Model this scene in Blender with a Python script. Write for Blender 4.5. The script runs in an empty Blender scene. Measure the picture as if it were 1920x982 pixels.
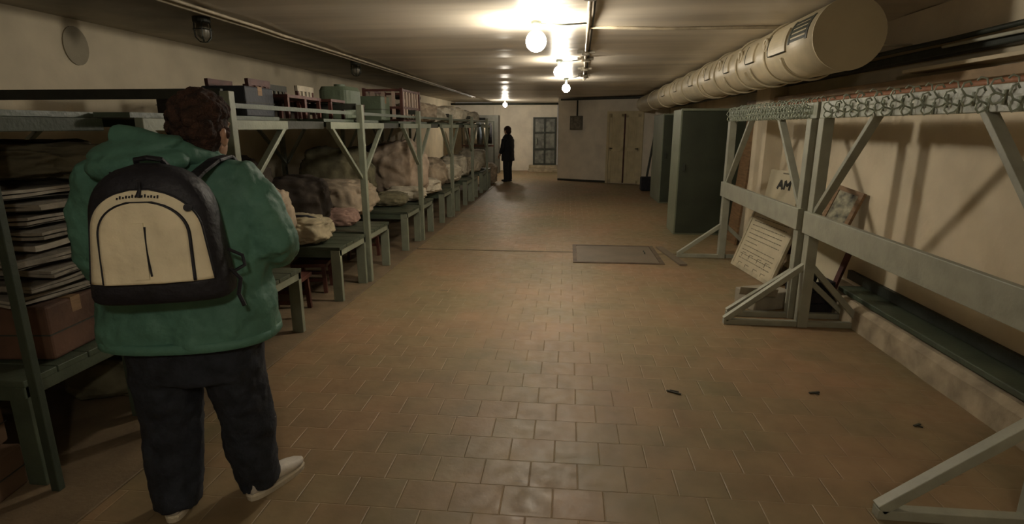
import bpy, bmesh, math, random
from mathutils import Vector, Matrix, noise
random.seed(7)
C = bpy.context.scene.collection
sc = bpy.context.scene

# ------------------------------------------------------------------ camera
F, VX, VY, CAMZ = 1040.0, 1065.0, 238.0, 1.6
d = Vector((VX-960, -(VY-491), -F)).normalized()
up = Vector((0, -d.z, d.y)).normalized()
rt = d.cross(up)
cam_d = bpy.data.cameras.new('camera'); cam = bpy.data.objects.new('camera', cam_d); C.objects.link(cam)
cam_d.sensor_width = 36; cam_d.lens = F/1920*36; cam_d.clip_start = 0.05
cam.matrix_world = Matrix.Translation((0, 0, CAMZ)) @ Matrix((rt, d, up)).to_4x4()
sc.camera = cam

# ------------------------------------------------------------------ world, exposure, lamps
w = bpy.data.worlds.new('world'); sc.world = w; w.use_nodes = True
w.node_tree.nodes['Background'].inputs[0].default_value = (1.0, 0.86, 0.68, 1)
w.node_tree.nodes['Background'].inputs[1].default_value = 0.05
vs = sc.view_settings
vs.view_transform = 'Standard'; vs.look = 'None'; vs.gamma = 1; vs.use_curve_mapping = False
vs.exposure = 1.25
LAMPS = [  # x, y, z, emission strength, label
    (-0.28, 4.90, 2.29, 120, 'bare glowing bulb nearest the camera, brightest on the ceiling'),
    (-0.13, 7.65, 2.30, 75, 'bare glowing bulb second along the ceiling beside the conduit clamps'),
    (-0.05, 10.5, 2.28, 75, 'bare glowing bulb third along the ceiling, hanging lowest in front of the partition'),
    (-2.05, 18.6, 2.30, 130, 'distant glowing bulb over the hanging clothes at the far end'),
    (0.15, -0.7, 2.28, 100, 'bare bulb on the ceiling behind the viewer')]
BULB_COL = (1.0, 0.90, 0.74, 1)

# ------------------------------------------------------------------ materials
MATS = {}
def mat(name, col, rough=0.7, var=0.15, scale=6.0, metal=0.0, bump=0.15, bscale=40.0, spec=0.4, stretch=(1, 1, 1), col2=None, detail=5):
    if name in MATS: return MATS[name]
    m = bpy.data.materials.new(name); m.use_nodes = True
    nt = m.node_tree; n = nt.nodes; L = nt.links; b = n['Principled BSDF']
    tc = n.new('ShaderNodeTexCoord'); mp = n.new('ShaderNodeMapping'); mp.inputs['Scale'].default_value = stretch
    L.new(tc.outputs['Object'], mp.inputs[0])
    nz = n.new('ShaderNodeTexNoise'); nz.inputs['Scale'].default_value = scale; nz.inputs['Detail'].default_value = detail
    L.new(mp.outputs[0], nz.inputs['Vector'])
    cr = n.new('ShaderNodeValToRGB')
    c2 = col2 or tuple(max(0, c*(1-var*2)) for c in col)
    c1 = tuple(min(1, c*(1+var)) for c in col)
    cr.color_ramp.elements[0].position = 0.32; cr.color_ramp.elements[1].position = 0.68
    cr.color_ramp.elements[0].color = (*c2, 1); cr.color_ramp.elements[1].color = (*c1, 1)
    L.new(nz.outputs['Fac'], cr.inputs[0]); L.new(cr.outputs[0], b.inputs['Base Color'])
    b.inputs['Roughness'].default_value = rough; b.inputs['Metallic'].default_value = metal
    b.inputs['Specular IOR Level'].default_value = spec
    if bump:
        n2 = n.new('ShaderNodeTexNoise'); n2.inputs['Scale'].default_value = bscale; n2.inputs['Detail'].default_value = 4
        L.new(mp.outputs[0], n2.inputs['Vector'])
        bp = n.new('ShaderNodeBump'); bp.inputs['Strength'].default_value = bump; bp.inputs['Distance'].default_value = 0.02
        L.new(n2.outputs['Fac'], bp.inputs['Height']); L.new(bp.outputs[0], b.inputs['Normal'])
    MATS[name] = m
    return m

def emit(name, col, strength):
    m = bpy.data.materials.new(name); m.use_nodes = True
    n = m.node_tree.nodes; b = n['Principled BSDF']
    b.inputs['Base Color'].default_value = (0.9, 0.9, 0.85, 1)
    b.inputs['Emission Color'].default_value = col; b.inputs['Emission Strength'].default_value = strength
    return m

def floor_mat():
    m = bpy.data.materials.new('clay_tile'); m.use_nodes = True
    nt = m.node_tree; n = nt.nodes; L = nt.links; b = n['Principled BSDF']
    tc = n.new('ShaderNodeTexCoord')
    mp = n.new('ShaderNodeMapping'); mp.inputs['Location'].default_value = (0.03, 0.18, 0)
    L.new(tc.outputs['Object'], mp.inputs[0])
    br = n.new('ShaderNodeTexBrick'); br.inputs['Scale'].default_value = 1.0
    br.inputs['Brick Width'].default_value = 0.225; br.inputs['Row Height'].default_value = 0.2
    br.inputs['Mortar Size'].default_value = 0.005; br.inputs['Mortar Smooth'].default_value = 1.0
    br.inputs['Color1'].default_value = (0.258, 0.175, 0.104, 1); br.inputs['Color2'].default_value = (0.225, 0.168, 0.10, 1)
    br.inputs['Mortar'].default_value = (0.28, 0.205, 0.13, 1)
    L.new(mp.outputs[0], br.inputs['Vector'])
    def nzr(scale, a, bb, c1, c2, st=(1, 1, 1)):
        mq = n.new('ShaderNodeMapping'); mq.inputs['Scale'].default_value = st; L.new(tc.outputs['Object'], mq.inputs[0])
        z = n.new('ShaderNodeTexNoise'); z.inputs['Scale'].default_value = scale; z.inputs['Detail'].default_value = 6
        L.new(mq.outputs[0], z.inputs['Vector'])
        r = n.new('ShaderNodeValToRGB'); r.color_ramp.elements[0].position = a; r.color_ramp.elements[1].position = bb
        r.color_ramp.elements[0].color = (*c1, 1); r.color_ramp.elements[1].color = (*c2, 1); L.new(z.outputs['Fac'], r.inputs[0]); return z, r
    def mul(a, bnode, f):
        x = n.new('ShaderNodeMix'); x.data_type = 'RGBA'; x.blend_type = 'MULTIPLY'; x.inputs[0].default_value = f
        L.new(a, x.inputs[6]); L.new(bnode, x.inputs[7]); return x.outputs[2]
    _, r1 = nzr(0.9, 0.3, 0.7, (0.78, 0.91, 0.80), (1.12, 0.98, 0.92))
    _, r2 = nzr(5, 0.3, 0.7, (0.82, 0.82, 0.82), (1.1, 1.1, 1.1))
    _, r3 = nzr(3, 0.24, 0.30, (0.45, 0.4, 0.4), (1, 1, 1), (1, 3.5, 1))
    c = mul(br.outputs['Color'], r1.outputs[0], 1); c = mul(c, r2.outputs[0], 1); c = mul(c, r3.outputs[0], 0.8)
    L.new(c, b.inputs['Base Color'])
    z4, r4 = nzr(14, 0.3, 0.7, (0.42, 0.42, 0.42), (0.62, 0.62, 0.62))
    L.new(r4.outputs[0], b.inputs['Roughness']); b.inputs['Specular IOR Level'].default_value = 0.42
    z5, _ = nzr(26, 0, 1, (0, 0, 0), (1, 1, 1))
    # per-tile tilt: cheap uneven laying through a coarse noise
    z6, _ = nzr(3.1, 0, 1, (0, 0, 0), (1, 1, 1))
    bp = n.new('ShaderNodeBump'); bp.inputs['Strength'].default_value = 0.6; bp.inputs['Distance'].default_value = 0.004; bp.invert = True
    L.new(br.outputs['Fac'], bp.inputs['Height'])
    bp2 = n.new('ShaderNodeBump'); bp2.inputs['Strength'].default_value = 0.05; bp2.inputs['Distance'].default_value = 0.01
    L.new(z5.outputs['Fac'], bp2.inputs['Height']); L.new(bp.outputs[0], bp2.inputs['Normal'])
    bp3 = n.new('ShaderNodeBump'); bp3.inputs['Strength'].default_value = 0.2; bp3.inputs['Distance'].default_value = 0.05
    L.new(z6.outputs['Fac'], bp3.inputs['Height']); L.new(bp2.outputs[0], bp3.inputs['Normal'])
    L.new(bp3.outputs[0], b.inputs['Normal'])
    return m

M_FLOOR = floor_mat()
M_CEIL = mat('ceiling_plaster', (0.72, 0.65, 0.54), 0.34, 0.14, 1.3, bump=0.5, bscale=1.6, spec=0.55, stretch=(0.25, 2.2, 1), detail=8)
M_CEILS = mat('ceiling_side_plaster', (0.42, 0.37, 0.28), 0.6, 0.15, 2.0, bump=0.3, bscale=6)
M_WALL = mat('cream_plaster', (0.64, 0.56, 0.41), 0.75, 0.07, 2.5, bump=0.25, bscale=12, spec=0.25)
M_WALLW = mat('whitewash_plaster', (0.74, 0.68, 0.57), 0.75, 0.06, 3, bump=0.25, bscale=12, spec=0.25)
M_DUCT = mat('duct_paint', (0.50, 0.43, 0.29), 0.42, 0.08, 5, bump=0.08, bscale=20, spec=0.5)
M_CAP = mat('duct_cap_paint', (0.42, 0.355, 0.225), 0.5, 0.03, 4, bump=0.05)
M_RACK = mat('rack_paint', (0.29, 0.295, 0.235), 0.5, 0.07, 9, bump=0.12, spec=0.45)
M_RAIL = mat('rail_paint', (0.27, 0.285, 0.22), 0.4, 0.08, 12, bump=0.12, spec=0.6)
M_HOOK = mat('hook_metal', (0.36, 0.40, 0.32), 0.35, 0.1, 20, metal=0.1, bump=0)
M_POST = mat('post_paint', (0.20, 0.22, 0.165), 0.45, 0.08, 9, bump=0.1, spec=0.45)
M_GRN = mat('dark_green_paint', (0.065, 0.085, 0.058), 0.42, 0.12, 6, bump=0.12, spec=0.45)
M_BENCH = mat('bench_green_paint', (0.055, 0.07, 0.048), 0.38, 0.14, 5, bump=0.15, spec=0.5, stretch=(1, 5, 1))
M_DKW = mat('dark_board', (0.035, 0.037, 0.028), 0.6, 0.12, 6)
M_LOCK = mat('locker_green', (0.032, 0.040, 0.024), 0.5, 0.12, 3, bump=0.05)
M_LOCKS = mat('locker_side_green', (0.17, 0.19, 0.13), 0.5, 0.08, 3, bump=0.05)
M_PIPE = mat('dark_pipe', (0.03, 0.036, 0.026), 0.5, 0.2, 8)
M_RED = mat('dark_red_wood', (0.085, 0.03, 0.022), 0.5, 0.2, 8)
M_WOOD = mat('brown_wood', (0.23, 0.14, 0.07), 0.6, 0.15, 5, stretch=(1, 1, 8))
M_PINE = mat('pale_wood', (0.34, 0.24, 0.14), 0.6, 0.12, 5)
M_BLACK = mat('black_cloth', (0.012, 0.012, 0.016), 0.8, 0.2, 20)
M_BROWNRAIL = mat('rust_orange_paint', (0.33, 0.15, 0.08), 0.6, 0.15, 7)
M_CONC = mat('kerb_concrete', (0.36, 0.30, 0.21), 0.8, 0.18, 7, bump=0.4, bscale=20)
M_DOOR = mat('door_cream', (0.60, 0.52, 0.33), 0.55, 0.08, 4, bump=0.08)
M_GREYD = mat('grey_metal_door', (0.17, 0.175, 0.15), 0.4, 0.3, 7, bump=0.1)
M_HATCH = mat('hatch_plate', (0.15, 0.12, 0.085), 0.55, 0.1, 3, bump=0.2, bscale=30)

# ------------------------------------------------------------------ helpers
def new_obj(name, bm, m, parent=None, smooth=False, bevel=0, recalc=True):
    if recalc: bmesh.ops.recalc_face_normals(bm, faces=bm.faces)
    me = bpy.data.meshes.new(name); bm.to_mesh(me); bm.free()
    if smooth:
        for p in me.polygons: p.use_smooth = True
    me.materials.append(m)
    o = bpy.data.objects.new(name, me); C.objects.link(o)
    if parent: o.parent = parent
    if bevel:
        md = o.modifiers.new('bevel', 'BEVEL'); md.width = bevel; md.segments = 2; md.limit_method = 'ANGLE'
    return o
def box(bm, x0, x1, y0, y1, z0, z1):
    vs = [bm.verts.new((x, y, z)) for z in (z0, z1) for y in (y0, y1) for x in (x0, x1)]
    for f in ((0,1,3,2), (4,5,7,6), (0,1,5,4), (2,3,7,6), (0,2,6,4), (1,3,7,5)): bm.faces.new([vs[i] for i in f])
def bar(bm, a, b, wx, wy, hint=(0, 0, 1)):
    a, b = Vector(a), Vector(b); t = (b-a).normalized(); h = Vector(hint)
    if abs(t.dot(h)) > 0.98: h = Vector((1, 0, 0))
    s = t.cross(h).normalized(); u = s.cross(t)
    q = [bm.verts.new(p+s*i*wx/2+u*j*wy/2) for p in (a, b) for i, j in ((-1,-1), (1,-1), (1,1), (-1,1))]
    for f in ((0,1,2,3), (4,5,6,7), (0,1,5,4), (1,2,6,5), (2,3,7,6), (3,0,4,7)): bm.faces.new([q[i] for i in f])
def tube(bm, pts, r, n=8, closed=False):
    pts = [Vector(p) for p in pts]; N = len(pts); rs = r if isinstance(r, (list, tuple)) else [r]*N
    rings = []; pu = None
    for i, p in enumerate(pts):
        if closed: t = pts[(i+1) % N]-pts[i-1]
        else: t = pts[min(i+1, N-1)]-pts[max(i-1, 0)]
        t.normalize()
        if pu is None: pu = t.orthogonal().normalized()
        pu = (pu-t*pu.dot(t)).normalized(); v = t.cross(pu)
        rings.append([bm.verts.new(p+(pu*math.cos(k*2*math.pi/n)+v*math.sin(k*2*math.pi/n))*rs[i]) for k in range(n)])
    for i in range(N if closed else N-1):
        a, b = rings[i], rings[(i+1) % N]
        for k in range(n): bm.faces.new((a[k], a[(k+1) % n], b[(k+1) % n], b[k]))
    if not closed:
        bm.faces.new(rings[0]); bm.faces.new(rings[-1])
def sell(c, e): return math.copysign(abs(c)**e, c)
def loft(bm, rings, n=28, cap=True):
    """rings: (cx, cy, cz, rx, ry, exponent) horizontal superellipses"""
    R = []
    for cx, cy, cz, rx, ry, e in rings:
        R.append([bm.verts.new((cx+rx*sell(math.cos(k*2*math.pi/n), e), cy+ry*sell(math.sin(k*2*math.pi/n), e), cz)) for k in range(n)])
    for a, b in zip(R, R[1:]):
        for k in range(n): bm.faces.new((a[k], a[(k+1) % n], b[(k+1) % n], b[k]))
    if cap: bm.faces.new(R[0]); bm.faces.new(R[-1])
def ball(bm, c, r, seg=20, rings=12, rot=None):
    m = Matrix.Translation(c) @ (rot.to_4x4() if rot else Matrix.Identity(4)) @ Matrix.Diagonal((*r, 1))
    bmesh.ops.create_uvsphere(bm, u_segments=seg, v_segments=rings, radius=1, matrix=m)
def cyl(bm, a, b, r, n=16, r2=None): tube(bm, [a, b], [r, r if r2 is None else r2], n)
def remesh(o, v, smooth=6, disp=None):
    md = o.modifiers.new('remesh', 'REMESH'); md.mode = 'VOXEL'; md.voxel_size = v; md.use_smooth_shade = True
    s = o.modifiers.new('smooth', 'SMOOTH'); s.iterations = smooth; s.factor = 0.5
    for i, (size, st) in enumerate(disp or []):
        t = bpy.data.textures.new(o.name+'_t%d' % i, 'CLOUDS'); t.noise_scale = size; t.noise_depth = 2
        dd = o.modifiers.new('disp', 'DISPLACE'); dd.texture = t; dd.strength = st; dd.mid_level = 0.5
def thing(name, label, cat, loc=(0, 0, 0), rotz=0, group=None):
    o = bpy.data.objects.new(name, None); C.objects.link(o); o.location = loc; o.rotation_euler = (0, 0, rotz)
    o.empty_display_size = 0.1
    return tag(o, label, cat, group)
def tag(o, label, cat, group=None):
    o['label'] = label; o['category'] = cat
    if group: o['group'] = group
    return o
def struct(name, bm, m, bevel=0, smooth=False):
    o = new_obj(name, bm, m, bevel=bevel, smooth=smooth); o['kind'] = 'structure'; return o
def dup(root, loc, rotz=None, label=None):
    r = root.copy(); C.objects.link(r); r.location = loc
    if rotz is not None: r.rotation_euler = (0, 0, rotz)
    if label: r['label'] = label
    for ch in list(root.children):
        c = ch.copy(); C.objects.link(c); c.parent = r
        for g in ch.children:
            q = g.copy(); C.objects.link(q); q.parent = c
    return r
def B(): return bmesh.new()

# ------------------------------------------------------------------ the room
CZ = 2.45
XL, XR, Y0, Y1 = -4.25, 2.62, -3.0, 21.2
bm = B(); box(bm, XL-0.2, XR+0.2, Y0-0.2, Y1+0.2, -0.12, 0); struct('floor', bm, M_FLOOR)
bm = B()   # main ceiling: gently uneven slab
nx, ny = 36, 150; xs = [-2.72+(XR+0.2+2.72)*i/nx for i in range(nx+1)]; ys = [Y0-0.2+(Y1-Y0+0.4)*j/ny for j in range(ny+1)]
g = [[bm.verts.new((x, y, CZ+0.010*noise.noise(Vector((x*0.5, y*1.9, 3)))+0.006*math.sin(y*4.4+noise.noise(Vector((x*0.6, y*0.3, 0)))*1.5))) for y in ys] for x in xs]
for i in range(nx):
    for j in range(ny): bm.faces.new((g[i][j], g[i][j+1], g[i+1][j+1], g[i+1][j]))
r = bmesh.ops.extrude_face_region(bm, geom=bm.faces[:])
for v in [e for e in r['geom'] if isinstance(e, bmesh.types.BMVert)]: v.co.z = CZ+0.2
struct('ceiling', bm, M_CEIL, smooth=False)
for p in bpy.data.objects['ceiling'].data.polygons: p.use_smooth = abs(p.normal.z) > 0.9
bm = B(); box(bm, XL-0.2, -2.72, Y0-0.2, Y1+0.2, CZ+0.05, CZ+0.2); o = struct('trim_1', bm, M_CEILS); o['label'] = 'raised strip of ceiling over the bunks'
bm = B(); box(bm, XL-0.2, XL, Y0-0.2, Y1+0.2, 0, CZ+0.05); struct('wall_left', bm, M_WALL)
bm = B(); box(bm, XR, XR+0.2, Y0-0.2, Y1+0.2, 0, CZ); struct('wall_right', bm, M_WALL)
bm = B(); box(bm, XL, XR, Y0-0.2, Y0, 0, CZ-0.02); struct('wall_near', bm, M_WALL)
bm = B(); box(bm, XL, -0.4, Y1, Y1+0.2, 0, CZ-0.02); struct('wall_far', bm, M_WALLW)
# slanted partition block with door
PA, PB = Vector((-0.30, 17.35, 0)), Vector((2.62, 16.0, 0))
bm = B(); q = []
for z in (0, CZ-0.03):
    q += [bm.verts.new((PA.x, PA.y, z)), bm.verts.new((PB.x, PB.y, z)), bm.verts.new((PB.x, Y1+0.2, z)), bm.verts.new((PA.x, Y1+0.2, z))]
for f in ((0,1,2,3), (4,5,6,7), (0,1,5,4), (1,2,6,5), (2,3,7,6), (3,0,4,7)): bm.faces.new([q[i] for i in f])
struct('wall_partition', bm, M_WALLW)
pd = (PB-PA).normalized(); pn = Vector((pd.y, -pd.x, 0))   # pn faces the camera
def pw(u, z, off=0.0): return PA+pd*u+pn*off+Vector((0, 0, z))
bm = B(); bar(bm, pw(0.1, CZ-0.06, 0.03), pw(2.95, CZ-0.06, 0.03), 0.05, 0.05); o = struct('trim_2', bm, M_DKW)
# skirting of partition
bm = B(); bar(bm, pw(0.02, 0.03, 0.012), pw(1.62, 0.03, 0.012), 0.02, 0.06); struct('baseboard_partition', bm, M_DKW)
# wall pilasters
bm = B(); box(bm, 2.42, XR, 7.25, 7.75, 0, CZ-0.02); struct('wall_pilaster', bm, M_WALL)
bm = B(); box(bm, 2.3, XR, 15.2, 15.6, 0, CZ-0.02); struct('wall_pier', bm, M_WALLW)
bm = B(); box(bm, -2.75, -2.5, Y1-0.06, Y1, 0, CZ-0.02); struct('wall_nib', bm, M_WALLW)
# concrete kerb under the right wall + floor edging on the left
bm = B()
yy = [-2.9+0.15*i for i in range(int((6.2+2.9)/0.15)+1)]
prof = lambda y: [(2.34+0.012*noise.noise(Vector((y*3, 0, 0))), 0), (2.35+0.012*noise.noise(Vector((y*3, 1, 0))), 0.15+0.012*noise.noise(Vector((y*4, 2, 0)))), (2.39, 0.19+0.01*noise.noise(Vector((y*4, 5, 0)))), (XR, 0.2), (XR, 0)]
R = [[bm.verts.new((x, y, z)) for x, z in prof(y)] for y in yy]
for a, b in zip(R, R[1:]):
    for k in range(5): bm.faces.new((a[k], a[(k+1) % 5], b[(k+1) % 5], b[k]))
bm.faces.new(R[0]); bm.faces.new(R[-1]); struct('trim_3', bm, M_CONC)
bm = B(); box(bm, XL, -1.99, -2.9, 15.6, 0, 0.012); struct('trim_4', bm, mat('side_strip_floor', (0.17, 0.125, 0.075), 0.6, 0.15, 4, bump=0.2), bevel=0.004)
bm = B(); box(bm, -2.12, 2.3, 7.15, 7.19, 0, 0.004); struct('trim_5', bm, mat('floor_joint', (0.13, 0.095, 0.055), 0.6, 0.2, 6))
# green ledge board lying on the kerb along the right wall
bm = B(); box(bm, 2.40, 2.60, -2.8, 4.95, 0.205, 0.245); o = new_obj('ledge_board', bm, M_GRN, bevel=0.006)
tag(o, 'long dark green board lying on the concrete kerb along the right wall', 'board')
bm = B(); box(bm, 2.585, XR, -2.8, 5.2, 0.25, 0.33); struct('baseboard_right', bm, M_PIPE)

# floor hatch
h = thing('floor_hatch', 'dull rectangular metal hatch set into the brick floor before the racks', 'hatch', (0.72, 7.0, 0))
bm = B()
for a in ((-0.62, -0.57, -0.42, 0.62), (0.42, 0.47, -0.42, 0.62)): box(bm, a[0], a[1], a[2], a[3], 0, 0.012)
box(bm, -0.57, 0.42, -0.42, -0.37, 0, 0.012); box(bm, -0.57, 0.42, 0.57, 0.62, 0, 0.012)
new_obj('frame', bm, mat('hatch_frame', (0.10, 0.07, 0.045), 0.6, 0.2, 8), h)
bm = B(); box(bm, -0.565, 0.415, -0.365, 0.565, 0, 0.009); new_obj('plate', bm, M_HATCH, h, bevel=0.002)
bm = B(); tube(bm, [(0.30, 0.1, 0.01), (0.30, 0.1, 0.03), (0.30, 0.22, 0.03), (0.30, 0.22, 0.01)], 0.006); new_obj('handle', bm, M_PIPE, h)
# loose strip by the hatch
bm = B(); bar(bm, (1.27, 7.55, 0.012), (1.40, 6.55, 0.012), 0.09, 0.02); tag(new_obj('wood_strip', bm, M_HATCH), 'dark flat strip on the floor at the right edge of the hatch', 'strip')
for i, (x, y, a, l) in enumerate([(1.52, 3.3, 0.3, 0.07), (0.65, 3.25, -0.5, 0.09), (1.93, 2.95, 0.5, 0.05)]):
    bm = B(); bar(bm, (x, y, 0.006), (x+l*math.cos(a), y+l*math.sin(a), 0.006), 0.012, 0.006); bar(bm, (x+0.02, y+0.008, 0.005), (x+l*0.8, y-0.01, 0.005), 0.008, 0.005)
    tag(new_obj('wood_splinter', bm, M_DKW), ['dark splinter on the floor below the near grey rack', 'dark splinter on the open floor right of the centre', 'small dark splinter on the floor close to the near right kerb'][i], 'splinter')

# ------------------------------------------------------------------ doors
# cream double door in the partition
dr = bpy.data.objects.new('door_1', None); C.objects.link(dr); dr['kind'] = 'structure'
u0, u1 = 1.62, 2.62
bm = B()
for u in (u0, u1): bar(bm, pw(u, 0, 0.03), pw(u, 2.0, 0.03), 0.07, 0.05, pn)
bar(bm, pw(u0-.03, 2.0, 0.03), pw(u1+.03, 2.0, 0.03), 0.06, 0.07); new_obj('frame', bm, M_DOOR, dr)
mid = (u0+u1)/2
for k, (a, b) in enumerate(((u0+0.04, mid-0.025), (mid+0.025, u1-0.04))):
    bm = B()
    bar(bm, pw((a+b)/2, 0.03, 0.02), pw((a+b)/2, 1.96, 0.02), (b-a), 0.02, pn)
    for u in (a+0.04, b-0.04): bar(bm, pw(u, 0.03, 0.035), pw(u, 1.96, 0.035), 0.08, 0.02, pn)
    for z in (0.07, 0.98, 1.92): bar(bm, pw(a, z, 0.035), pw(b, z, 0.035), 0.02, 0.1)
    for j in range(9): bar(bm, pw(a+0.09+(b-a-0.18)*j/8, 0.12, 0.032), pw(a+0.09+(b-a-0.18)*j/8, 1.88, 0.032), 0.016, 0.016, pn)
    leaf = new_obj('door_leaf', bm, M_DOOR, dr)
    bm = B(); uh = a+0.05 if k == 0 else b-0.05
    tube(bm, [pw(uh, 1.0, 0.04), pw(uh, 1.0, 0.08), pw(uh+0.07*(1 if k == 0 else -1), 1.0, 0.08)], 0.012); new_obj('door_handle', bm, M_PIPE, leaf)
bm = B(); bar(bm, pw(mid, 0.02, 0.012), pw(mid, 1.97, 0.012), 0.05, 0.02, pn); new_obj('door_gap_strip', bm, M_RED, dr)
# grey metal gate at the far end with steps
dr = bpy.data.objects.new('door_2', None); C.objects.link(dr); dr['kind'] = 'structure'
gx0, gx1, gy, gz = -1.28, -0.42, 21.1, 0.22
bm = B(); box(bm, gx0, gx1, gy-0.02, gy+0.03, gz, 1.95); leaf = new_obj('door_leaf', bm, M_GREYD, dr)
bm = B()
for x in (gx0+0.03, gx1-0.03, (gx0+gx1)/2): box(bm, x-0.03, x+0.03, gy-0.06, gy-0.02, gz, 1.95)
for z in (gz+0.03, 0.8, 1.4, 1.92): box(bm, gx0, gx1, gy-0.055, gy-0.025, z-0.03, z+0.03)
new_obj('frame', bm, M_PIPE, dr)
bm = B(); tube(bm, [(gx0+0.12, gy-0.06, 1.0), (gx0+0.12, gy-0.12, 1.0), (gx0+0.12, gy-0.12, 1.2), (gx0+0.12, gy-0.06, 1.2)], 0.015); new_obj('door_handle', bm, M_HOOK, leaf)
bm = B(); box(bm, -1.42, -0.30, 20.55, 21.2, 0, 0.11); box(bm, -1.42, -0.30, 20.88, 21.2, 0.11, 0.22); struct('trim_6', bm, M_CONC, bevel=0.01)

# electric box on the partition
e = thing('electric_box', 'small grey electrical box on the white partition with conduit rising from it', 'electrical box', pw(0.62, 1.52, 0.0))
e.rotation_euler = (0, 0, math.atan2(pd.y, pd.x))
bm = B(); box(bm, -0.19, 0.19, -0.10, 0, 0, 0.40); new_obj('casing', bm, mat('grey_casing', (0.15, 0.14, 0.11), 0.5, 0.15, 8), e, bevel=0.008)
bm = B(); box(bm, -0.16, 0.16, -0.115, -0.10, 0.03, 0.37); new_obj('cover', bm, mat('casing_cover', (0.20, 0.18, 0.14), 0.5, 0.25, 12), e, bevel=0.004)
bm = B(); tube(bm, [(0.02, -0.04, 0.40), (0.02, -0.04, 0.84)], 0.025); new_obj('conduit', bm, M_PIPE, e, smooth=True)

# ------------------------------------------------------------------ ceiling fittings
for i, (x, y, z, s, lab) in enumerate(LAMPS):
    t = thing('ceiling_bulb', lab, 'bulb', (x, y, CZ), 0, 'bare bulbs along the ceiling')
    bm = B(); loft(bm, [(0, 0, 0.0, 0.045, 0.045, 1), (0, 0, -0.025, 0.045, 0.045, 1), (0, 0, -0.035, 0.024, 0.024, 1), (0, 0, z-CZ+0.07, 0.022, 0.022, 1)], 16); new_obj('socket', bm, M_PIPE, t, smooth=True)
    bm = B(); zz = z-CZ
    RB = 0.085 if i == 0 else 0.072; loft(bm, [(0, 0, zz-RB*math.cos(math.pi*(k+0.6)/12), RB*math.sin(math.pi*(k+0.6)/12), RB*math.sin(math.pi*(k+0.6)/12), 1) for k in range(11)], 20)
    new_obj('bulb', bm, emit('bulb_glow_%d' % i, BULB_COL, s), t, smooth=True)
# conduits on the ceiling
def wob(pts, k=0.006): return [(p[0]+k*noise.noise(Vector((p[1]*2, 0, 7))), p[1], p[2]+k*noise.noise(Vector((p[1]*2, 4, 7)))) for p in pts]
c = thing('ceiling_conduit', 'pale metal conduit running down the middle of the ceiling past the bulbs', 'conduit', (0, 0, 0))
bm = B(); tube(bm, wob([(0.03+0.008*k, -1+0.4*k, CZ-0.022) for k in range(30)]), 0.016); new_obj('pipe', bm, mat('conduit_paint', (0.40, 0.34, 0.24), 0.45, 0.15, 8), c, smooth=True)
bm = B(); tube(bm, wob([(0.065+0.008*k, -1+0.4*k, CZ-0.014) for k in range(30)]), 0.008); new_obj('cable', bm, M_PIPE, c, smooth=True)
for k, y in enumerate((3.9, 6.75, 7.4, 8.6, 9.6)):
    bm = B(); x = 0.05+0.02*y; cyl(bm, (x, y, CZ), (x, y, CZ-0.055), 0.06 if k > 1 else 0.045, 14); box(bm, x-0.1, x+0.1, y-0.02, y+0.02, CZ-0.035, CZ-0.005)
    new_obj('junction_box', bm, mat('junction_paint', (0.26, 0.23, 0.17), 0.5, 0.2, 10), c)
for i, (y0, y1, x0) in enumerate(((4.9, 4.9, -0.28), (7.65, 7.4, -0.13), (10.5, 9.6, -0.05))):
    bm = B(); tube(bm, [(x0+0.03, y0, CZ-0.02), ((x0+0.15)/2, (y0+y1)/2+0.03, CZ-0.03), (0.05+0.02*y1, y1, CZ-0.025)], 0.007)
    tag(new_obj('lamp_cable', bm, M_PIPE, smooth=True), ['short cable feeding the nearest ceiling bulb', 'short cable feeding the second ceiling bulb', 'short cable feeding the third ceiling bulb'][i], 'cable')
bm = B(); tube(bm, [(0.15, 5.15, CZ-0.014), (0.8, 5.28, CZ-0.018), (1.6, 5.3, CZ-0.016), (2.55, 5.27, CZ-0.016)], 0.014)
tag(new_obj('cross_conduit', bm, MATS['conduit_paint'], smooth=True), 'pale pipe crossing the ceiling sideways toward the round duct', 'conduit')
c = thing('side_conduit', 'pair of pale pipes along the ceiling edge above the bunks', 'conduit', (0, 0, 0))
for dx, r in ((0, 0.018), (0.07, 0.012)):
    bm = B(); tube(bm, wob([(-2.68+dx-(0.0 if dx == 0 else -0.03*min(1, max(0, 6-0.4*k)/3)), -2+0.4*k, CZ-0.036) for k in range(46)], 0.006), r); new_obj('pipe', bm, MATS['conduit_paint'], c, smooth=True)
# caged lamps, unlit, on the dark ceiling strip
def cage(x, y, label):
    t = thing('caged_lamp', label, 'lamp', (x, y, CZ+0.05), 0, 'unlit caged lamps')
    bm = B(); loft(bm, [(0, 0, 0, 0.07, 0.07, 1), (0, 0, -0.04, 0.07, 0.07, 1), (0, 0, -0.05, 0.05, 0.05, 1)], 18); new_obj('base', bm, M_DKW, t)
    bm = B(); loft(bm, [(0, 0, -0.05, 0.045, 0.045, 1), (0, 0, -0.10, 0.052, 0.052, 1), (0, 0, -0.15, 0.045, 0.045, 1), (0, 0, -0.175, 0.02, 0.02, 1)], 18)
    new_obj('glass', bm, mat('dusty_glass', (0.22, 0.20, 0.15), 0.35, 0.2, 12, bump=0), t, smooth=True)
    bm = B()
    for k in range(6):
        a = k*math.pi/3; tube(bm, [(0.068*math.cos(a)*f, 0.068*math.sin(a)*f, z) for f, z in ((1, -0.04), (1.05, -0.1), (1, -0.16), (0.5, -0.195), (0.05, -0.2))], 0.004, 5)
    tube(bm, [(0.072*math.cos(k*math.pi/8), 0.072*math.sin(k*math.pi/8), -0.1) for k in range(16)], 0.004, 5, True)
    new_obj('cage', bm, M_PIPE, t)
cage(-3.1, 4.75, 'unlit caged ceiling lamp nearer the camera above the bunks')
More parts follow.
